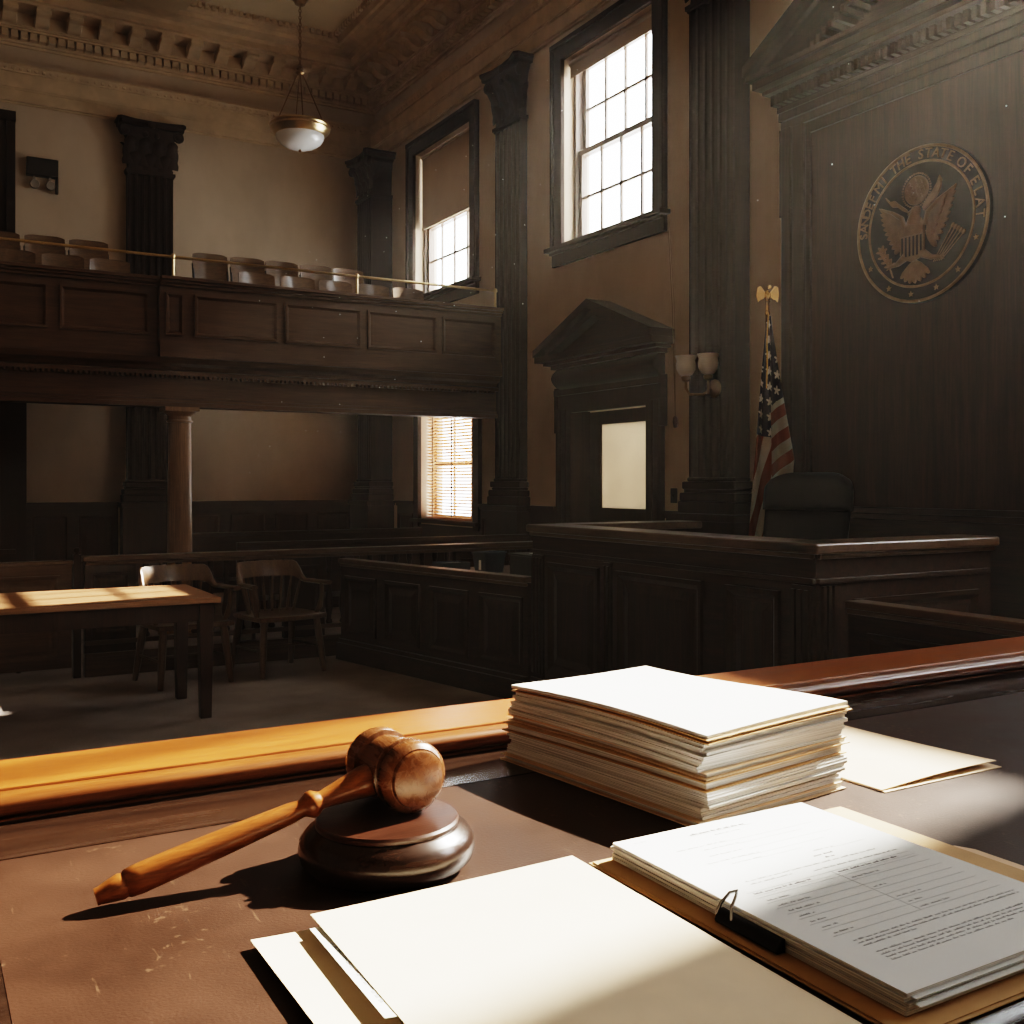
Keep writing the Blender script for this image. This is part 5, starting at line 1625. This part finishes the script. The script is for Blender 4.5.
for i, (kd, t, lab) in enumerate(layers):
    lev0 = acc/tot
    acc += t
    lev1 = acc/tot
    ang = SA + R(rs_.uniform(-1.6, 1.6))
    off = V((rs_.uniform(-0.004, 0.004), rs_.uniform(-0.004, 0.004)))
    hu, hv = (0.098, 0.138) if kd == 'bundle' else (0.101, 0.142)
    off = off + V((-0.016, -0.012))*(1-(lev0+lev1)/2)
    if i == len(layers)-1:
        ang = SA; off = V((0.0, 0.0)); hu, hv = 0.100, 0.140
    uu = V((math.cos(ang), math.sin(ang), 0))
    F = Fr((SC.x+off.x, SC.y+off.y, 0), uu, (-uu.y, uu.x, 0), (0, 0, 1))
    f0, f1 = stack_wave(lev0), stack_wave(lev1)
    zb = z
    root = thing('paper_bundle' if kd == 'bundle' else 'document_folder', lab, 'paper' if kd == 'bundle' else 'folder', (SC.x, SC.y, zb), group='files in the tall stack')
    def surf(k, zb=zb, t=t, f0=f0, f1=f1):
        return lambda x, y: zb + t*k + f0(x, y)*(1-k)+f1(x, y)*k
    def layer(k0, k1, hu, hv, name, mats, parent, du=0.0, dv=0.0, nz=0.0):
        mb = MB()
        s0, s1 = surf(k0), surf(k1)
        nu = nv = 14
        top, bot = [], []
        for a in range(nu+1):
            tr, br_ = [], []
            for b_ in range(nv+1):
                p = F.p(du+(2*a/nu-1)*hu, dv+(2*b_/nv-1)*hv)
                tr.append(mb.bm.verts.new((p.x, p.y, s1(p.x, p.y)))); br_.append(mb.bm.verts.new((p.x, p.y, s0(p.x, p.y))))
            top.append(tr); bot.append(br_)
        for a in range(nu):
            for b_ in range(nv):
                mb.bm.faces.new([top[a][b_], top[a+1][b_], top[a+1][b_+1], top[a][b_+1]])
                mb.bm.faces.new([bot[a][b_+1], bot[a+1][b_+1], bot[a+1][b_], bot[a][b_]])
        rim = [(a, 0) for a in range(nu)]+[(nu, b_) for b_ in range(nv)]+[(a, nv) for a in range(nu, 0, -1)]+[(0, b_) for b_ in range(nv, 0, -1)]
        for k in range(len(rim)):
            a, b_ = rim[k]; a2, b2 = rim[(k+1) % len(rim)]
            mb.bm.faces.new([top[a2][b2], top[a][b_], bot[a][b_], bot[a2][b2]]).material_index = 1 if len(mats) > 1 else 0
        return mb.build(name, mats, parent, smooth=40)
    if kd == 'bundle':
        # several loose sheaves, slightly out of line
        n = max(1, round(t/0.003))
        for k in range(n):
            layer(k/n+0.01, (k+1)/n-0.03, hu+rs_.uniform(-0.002, 0.0015), hv+rs_.uniform(-0.002, 0.0015), 'sheaf', [M['white'], M['edges']], root, rs_.uniform(-0.0015, 0.0015), rs_.uniform(-0.0015, 0.0015))
    else:
        mcol = M['manila_dk'] if 'orange' in lab else (M['manila'] if 'manila' in lab else M['manila_lt'])
        e = 0.0010/t
        layer(0.01, 0.01+e, hu, hv, 'back_cover', [mcol], root)
        layer(0.97-e, 0.97, hu-0.002, hv-0.001, 'front_cover', [mcol], root, -0.002)
        layer(0.03+e, 0.95-e, hu-0.004, hv-0.004, 'papers', [M['white'], M['edges']], root, 0.001)
        if i in (5, 9):
            # tab sticking out past the far long edge
            mb = MB(); s1 = surf(0.5)
            def tf(a, b_, s1=s1):
                p = F.p(hu-0.002+0.012*a, (-0.10 if i == 5 else 0.02)+0.09*b_)
                return V((p.x, p.y, s1(p.x, p.y)))
            mb.sheet(tf, 2, 8, thick=(0, 0, 0.0008)); mb.build('tab', mcol, root)
    z += t

# folder lying flat beside the stack
def flat_folder(name, label, x0, x1, y0, y1, zb, mat, gap=0.003, tilt=0.0, tabs=False, group=None, cover_fn=None, inner=True, open_edge='y0'):
    root = thing(name, label, 'folder', ((x0+x1)/2, (y0+y1)/2, zb), group=group)
    mb = MB(); mb.sheet(lambda a, b_: V((x0+(x1-x0)*a, y0+(y1-y0)*b_, zb+0.0011)), 10, 10, thick=(0, 0, 0.0008)); mb.build('back_cover', mat, root)
    return root
ff = flat_folder('document_folder', 'closed tan folder lying flat beside the tall document stack', 0.797, 0.972, 0.668, 0.892, DZ, M['manila'])
mb = MB()
mb.sheet(lambda a, b_: V((0.797+0.172*a, 0.672+0.218*b_, DZ+0.0022+0.0045*(1-b_)**2*a+0.002*math.sin(3*a))), 12, 12, thick=(0, 0, 0.0008)); mb.build('front_cover', M['manila'], ff)

# open folder beneath the printed form
FZ = DZ+0.0012
fo = flat_folder('document_folder', 'brown folder under the printed form papers, its edge showing all round', 0.450, 0.722, 0.362, 0.656, FZ, M['manila_dk'])
mb = MB(); mb.sheet(lambda a, b_: V((0.452+0.269*a, 0.364+0.290*b_, FZ+0.0022)), 4, 4, thick=(0, 0, 0.0008)); mb.build('front_cover', M['manila_dk'], fo)
mb = MB(); mb.sheet(lambda a, b_: V((0.722+0.010*a*(1 if 0.05 < b_ < 0.95 else 0.3), 0.40+0.14*b_, FZ+0.0011)), 2, 10, thick=(0, 0, 0.0008)); mb.build('tab', M['manila'], fo, label='pale tab')

# printed form: sheaf of paper
DX0, DX1, DY0, DY1 = 0.468, 0.668, 0.378, 0.650
DB = FZ+0.0026
DT = 0.0125
fm = thing('printed_form', 'thick sheaf of printed form pages held by a black binder clip', 'paper', ((DX0+DX1)/2, (DY0+DY1)/2, DB))
rs2 = random.Random(3)
npg = 5
for k in range(npg):
    j = 0.0012
    ox, oy = (rs2.uniform(-j, j), rs2.uniform(-j, j)) if k < npg-1 else (0, 0)
    zt = DB+DT*(k+1)/npg-(0.0002 if k < npg-1 else 0)
    th = DT/npg-0.0004
    lift = 0.0022 if k == npg-1 else (0.001 if k == 2 else 0)
    def pf(a, b_, zt=zt, ox=ox, oy=oy, lift=lift):
        return V((DX0+ox+(DX1-DX0)*a, DY0+oy+(DY1-DY0)*b_, zt+lift*a**2*(1-b_)**6*0.0 + 0.0))
    mb = MB(); mb.sheet(pf, 8, 8, thick=(0, 0, th)); side_index(mb)
    mb.build('sheaf', [M['white2'], M['edges']], fm, smooth=0)
# curling lowest corner pages
for k, (zz, li) in enumerate(((DB+DT*0.55, 0.002), (DB+DT*0.8, 0.0016))):
    mb = MB(); mb.sheet(lambda a, b_: V((DX0+0.004+(DX1-DX0)*a*0.99, DY0-0.006+0.008*b_+0.003*k, zz-0.0008*a+li*0.3*a*a)), 10, 1, thick=(0, 0, 0.0006)); mb.build('loose_page', M['white2'], fm)
ZT = DB+DT+0.00015
FT = Fr((DX0, DY1, ZT), (1, 0, 0), (0, 1, 0), (0, 0, 1))    # page: u across, -v down the page
PW, PH = DX1-DX0, DY1-DY0
mb = MB(); mbd = MB(); mbr = MB()
rt = random.Random(5)
def words_line(m, u0, u1, v, hgt, fill=1.0):
    u = u0
    while u < u1-0.002:
        w = min(rt.uniform(0.003, 0.011), u1-u)
        # each word: uneven strokes of print
        x = u
        while x < u+w-0.0006:
            lw2 = rt.uniform(0.0005, 0.0011)
            up = rt.choice((0.55, 0.6, 0.6, 1.0))
            m.fbox(FT, x, x+lw2*0.8, -v-hgt*0.5, -v-hgt*0.5+hgt*up, 0, 0.00004)
            x += lw2+0.0002
        u += w+0.0016
def rule(u0, u1, v, w=0.00028):
    mbr.fbox(FT, u0, u1, -v-w, -v, 0, 0.00004)
words_line(mbd, 0.062, 0.118, 0.0165, 0.0034)
rule(0.060, 0.124, 0.0195)
words_line(mb, 0.012, 0.024, 0.010, 0.0012)
words_line(mb, 0.080, 0.106, 0.0255, 0.0017)
for v, a, b_ in ((0.040, 0.03, 0.17), (0.048, 0.05, 0.15), (0.060, 0.045, 0.172), (0.071, 0.034, 0.15), (0.079, 0.05, 0.12), (0.090, 0.12, 0.175)):
    words_line(mb, a, a+(b_-a)*rt.uniform(0.25, 0.5), v, 0.0017); rule(a+(b_-a)*0.3, b_, v+0.0016)
words_line(mbd, 0.112, 0.132, 0.098, 0.0026); words_line(mbd, 0.118, 0.128, 0.104, 0.0026)
words_line(mb, 0.034, 0.165, 0.110, 0.0018); words_line(mb, 0.034, 0.075, 0.115, 0.0018); words_line(mb, 0.09, 0.178, 0.119, 0.0018)
# table
v0 = 0.126
words_line(mbd, 0.024, 0.078, v0+0.003, 0.0022); words_line(mbd, 0.104, 0.165, v0+0.003, 0.0022)
for k in range(9):
    v = v0+k*0.0095
    rule(0.020, 0.182, v, 0.00035)
    if 0 < k < 8:
        words_line(mb, 0.024, 0.024+rt.uniform(0.012, 0.03), v+0.006, 0.0017)
        if k % 2 == 1 or k > 4: words_line(mb, 0.104, 0.104+rt.uniform(0.012, 0.03), v+0.006, 0.0017)
mbr.fbox(FT, 0.100, 0.1004, -v0-0.076, -v0, 0, 0.00004)
mbr.fbox(FT, 0.020, 0.182, -v0-0.0062, -v0-0.0060, 0, 0.00004)
for blk, nl in ((0.212, 3), (0.229, 4)):
    words_line(mb, 0.018, 0.0195, blk, 0.0018)
    for k in range(nl):
        words_line(mb, 0.026, 0.182 if k < nl-1 else (0.075 if nl == 3 else 0.14), blk+k*0.0038, 0.0017)
mb.build('printed_text', M['ink'], fm, smooth=0); mbd.build('printed_heading', M['ink_dk'], fm, smooth=0); mbr.build('form_rules', M['rule'], fm, smooth=0)
# binder clip on its long edge
cy0 = 0.495
bc = thing('binder_clip', 'small black binder clip gripping the long edge of the printed form', 'clip', (DX0-0.002, cy0, DB))
F = Fr((DX0-0.0015, cy0, DB), (0, 1, 0), (0, 0, 1), (-1, 0, 0))
mb = MB(); mb.prism(Fr(F.p(-0.028, 0, 0), F.n, F.v, F.u), [(0.0, 0.0004), (0.0065, 0.0004), (0.0075, 0.002), (0.0055, 0.0065), (0.0022, 0.0085), (0.0, 0.0085)], 0, 0.056); mb.build('body', M['black'], bc, smooth=40)
mb = MB()
mb.tube([F.p(0.014, 0.0055, 0.0055), F.p(0.017, 0.012, 0.003), F.p(0.019, 0.0185, -0.003), F.p(0.022, 0.020, -0.007), F.p(0.025, 0.0185, -0.003), F.p(0.027, 0.012, 0.003), F.p(0.028, 0.0055, 0.0055)], 0.0011, 8)
mb.build('lever', M['steel'], bc)

# big manila folder in front
MX0, MX1, MY0, MY1 = 0.222, 0.438, 0.374, 0.655
mf = thing('manila_folder', 'large pale manila folder with white index label lying open at desk front', 'folder', (0.31, 0.51, DZ))
def lower_cover(a, b_):
    x = 0.186+0.24*a
    y = 0.352+0.295*b_
    return V((x, y, DZ+0.0016+0.0055*(1-a)**4*(1-0.4*b_)+0.0006))
mb = MB(); mb.sheet(lower_cover, 16, 10, thick=(0, 0, 0.0007)); mb.build('back_cover', M['manila_lt'], mf)
def upper_cover(a, b_):
    x = MX0+(MX1-MX0)*a + 0.004*b_
    y = MY0+(MY1-MY0)*b_ + 0.012*a*b_**6 - 0.006*(1-a)*b_
    zz = DZ+0.0105+0.0012*math.sin(PI*a)*math.sin(PI*b_) + 0.002*(1-a)**2*b_ - 0.0045*a
    return V((x, y, zz))
mb = MB(); mb.sheet(lambda a, b_: upper_cover(0.02+0.95*a, 0.02+0.94*b_)-V((0, 0, 0.0011)), 12, 12, thick=(0, 0, 0.0022)); side_index(mb); mb.build('papers', [M['white'], M['edges']], mf)
mb = MB(); mb.sheet(upper_cover, 20, 20, thick=(0, 0, 0.0007)); mb.build('front_cover', M['manila_lt'], mf)
def strip(a, b_):
    x = MX0-0.0055+0.012*a + 0.0035*b_
    y = 0.505+0.128*b_
    return V((x, y, DZ+0.0098+0.0014*(1-a)*(1-b_) + 0.0006))
mb = MB(); mb.sheet(strip, 4, 10, thick=(0, 0, 0.0005)); st_ = mb.build('index_label', M['white'], mf, label='white label strip')
mb = MB()
for k in range(16):
    p = strip(0.45, 0.15+0.045*k); 
    if k % 4 != 3:
        mb.box(p.x-0.001, p.x+0.001, p.y-0.0018, p.y+0.0016, p.z+0.0001, p.z+0.0002)
mb.build('pencilled_marks', M['rule'], st_, smooth=0)

# ------------------------------------------------------------------ haze and dust
hz = MB(); hz.box(XL-0.4, XR+0.55, YF-0.4, YB+0.5, -0.3, 8.2)
m, nt, out = new_mat('dusty_haze')
vs = N(nt, 'ShaderNodeVolumeScatter', Color=(1.0, 0.92, 0.82, 1), Density=0.0062, Anisotropy=0.55)
L(nt, vs.outputs[0], out.inputs['Volume'])
ho = hz.build('haze', m, smooth=0)
tag(ho, 'thin dusty haze hanging in the sunbeams through the whole courtroom', 'haze', None, 'stuff')

# sunlight direction
T, E = R(10), R(36.5)
sdir = V((-math.cos(E)*math.cos(T), -math.cos(E)*math.sin(T), -math.sin(E)))
mb = MB()
rm = random.Random(21)
for k in range(150):
    wy, wz = rm.uniform(1.55, 2.75), rm.uniform(4.65, 5.9)
    tt = rm.uniform(0.6, 5.0)
    p = V((XR, wy, wz))+sdir*tt
    mb.ball(p, rm.choice((0.0012, 0.0016, 0.0022)), 5)
for k in range(60):
    wy, wz = rm.uniform(7.5, 8.9), rm.uniform(4.0, 5.8)
    p = V((XR, wy, wz))+sdir*rm.uniform(0.6, 4.5)
    mb.ball(p, rm.choice((0.003, 0.004, 0.005)), 5)
mo = mb.build('dust_motes', M['mote'])
tag(mo, 'tiny bright dust motes drifting in the window sunbeams', 'dust', None, 'stuff')

# ------------------------------------------------------------------ light, world, camera
sun = bpy.data.lights.new('sun', 'SUN'); sun.energy = 28.0; sun.color = (1.0, 0.92, 0.80); sun.angle = R(0.6)
so = bpy.data.objects.new('sun', sun); COL.objects.link(so)
so.rotation_euler = sdir.to_track_quat('-Z', 'Y').to_euler()
so.location = (12, 6, 12)
w = bpy.data.worlds.new('sky'); scene.world = w; w.use_nodes = True
nt = w.node_tree; nt.nodes.clear()
bg = N(nt, 'ShaderNodeBackground', Color=(0.96, 0.98, 1.0, 1), Strength=16.5)
wo = nt.nodes.new('ShaderNodeOutputWorld'); L(nt, bg.outputs[0], wo.inputs['Surface'])
def portal(y0, y1, z0, z1, x=XR+WT+0.02):
    a = bpy.data.lights.new('portal', 'AREA'); a.shape = 'RECTANGLE'; a.size = z1-z0; a.size_y = y1-y0
    a.cycles.is_portal = True
    o = bpy.data.objects.new('portal', a); COL.objects.link(o)
    o.location = (x, (y0+y1)/2, (z0+z1)/2)
    o.rotation_euler = (0, R(90), 0)      # -Z points to -X
for k in WIN.values(): portal(*k)
portal(*LOWWIN)
cl = bpy.data.lights.new('corridor_lamp', 'AREA'); cl.energy = 38; cl.color = (1.0, 0.94, 0.86); cl.shape = 'RECTANGLE'; cl.size = 0.6; cl.size_y = 1.6
co = bpy.data.objects.new('corridor_lamp', cl); COL.objects.link(co); co.location = (7.2, 8.1, 2.65)

cam = bpy.data.cameras.new('camera'); cam.sensor_width = 36.0; cam.lens = 36.0*1036/1024
cam.shift_y = -30/1024; cam.clip_start = 0.02; cam.clip_end = 100
co = bpy.data.objects.new('camera', cam); COL.objects.link(co)
co.location = (0, 0, EYE); co.rotation_euler = (R(90), 0, -math.atan2(0.503, 0.864))
scene.camera = co

scene.view_settings.view_transform = 'Filmic'
scene.view_settings.look = 'Very High Contrast'
scene.view_settings.exposure = -0.08
scene.cycles.use_denoising = True
scene.cycles.max_bounces = 8
scene.cycles.diffuse_bounces = 4
scene.cycles.transparent_max_bounces = 12
scene.cycles.volume_bounces = 1
scene.cycles.sample_clamp_indirect = 6.0
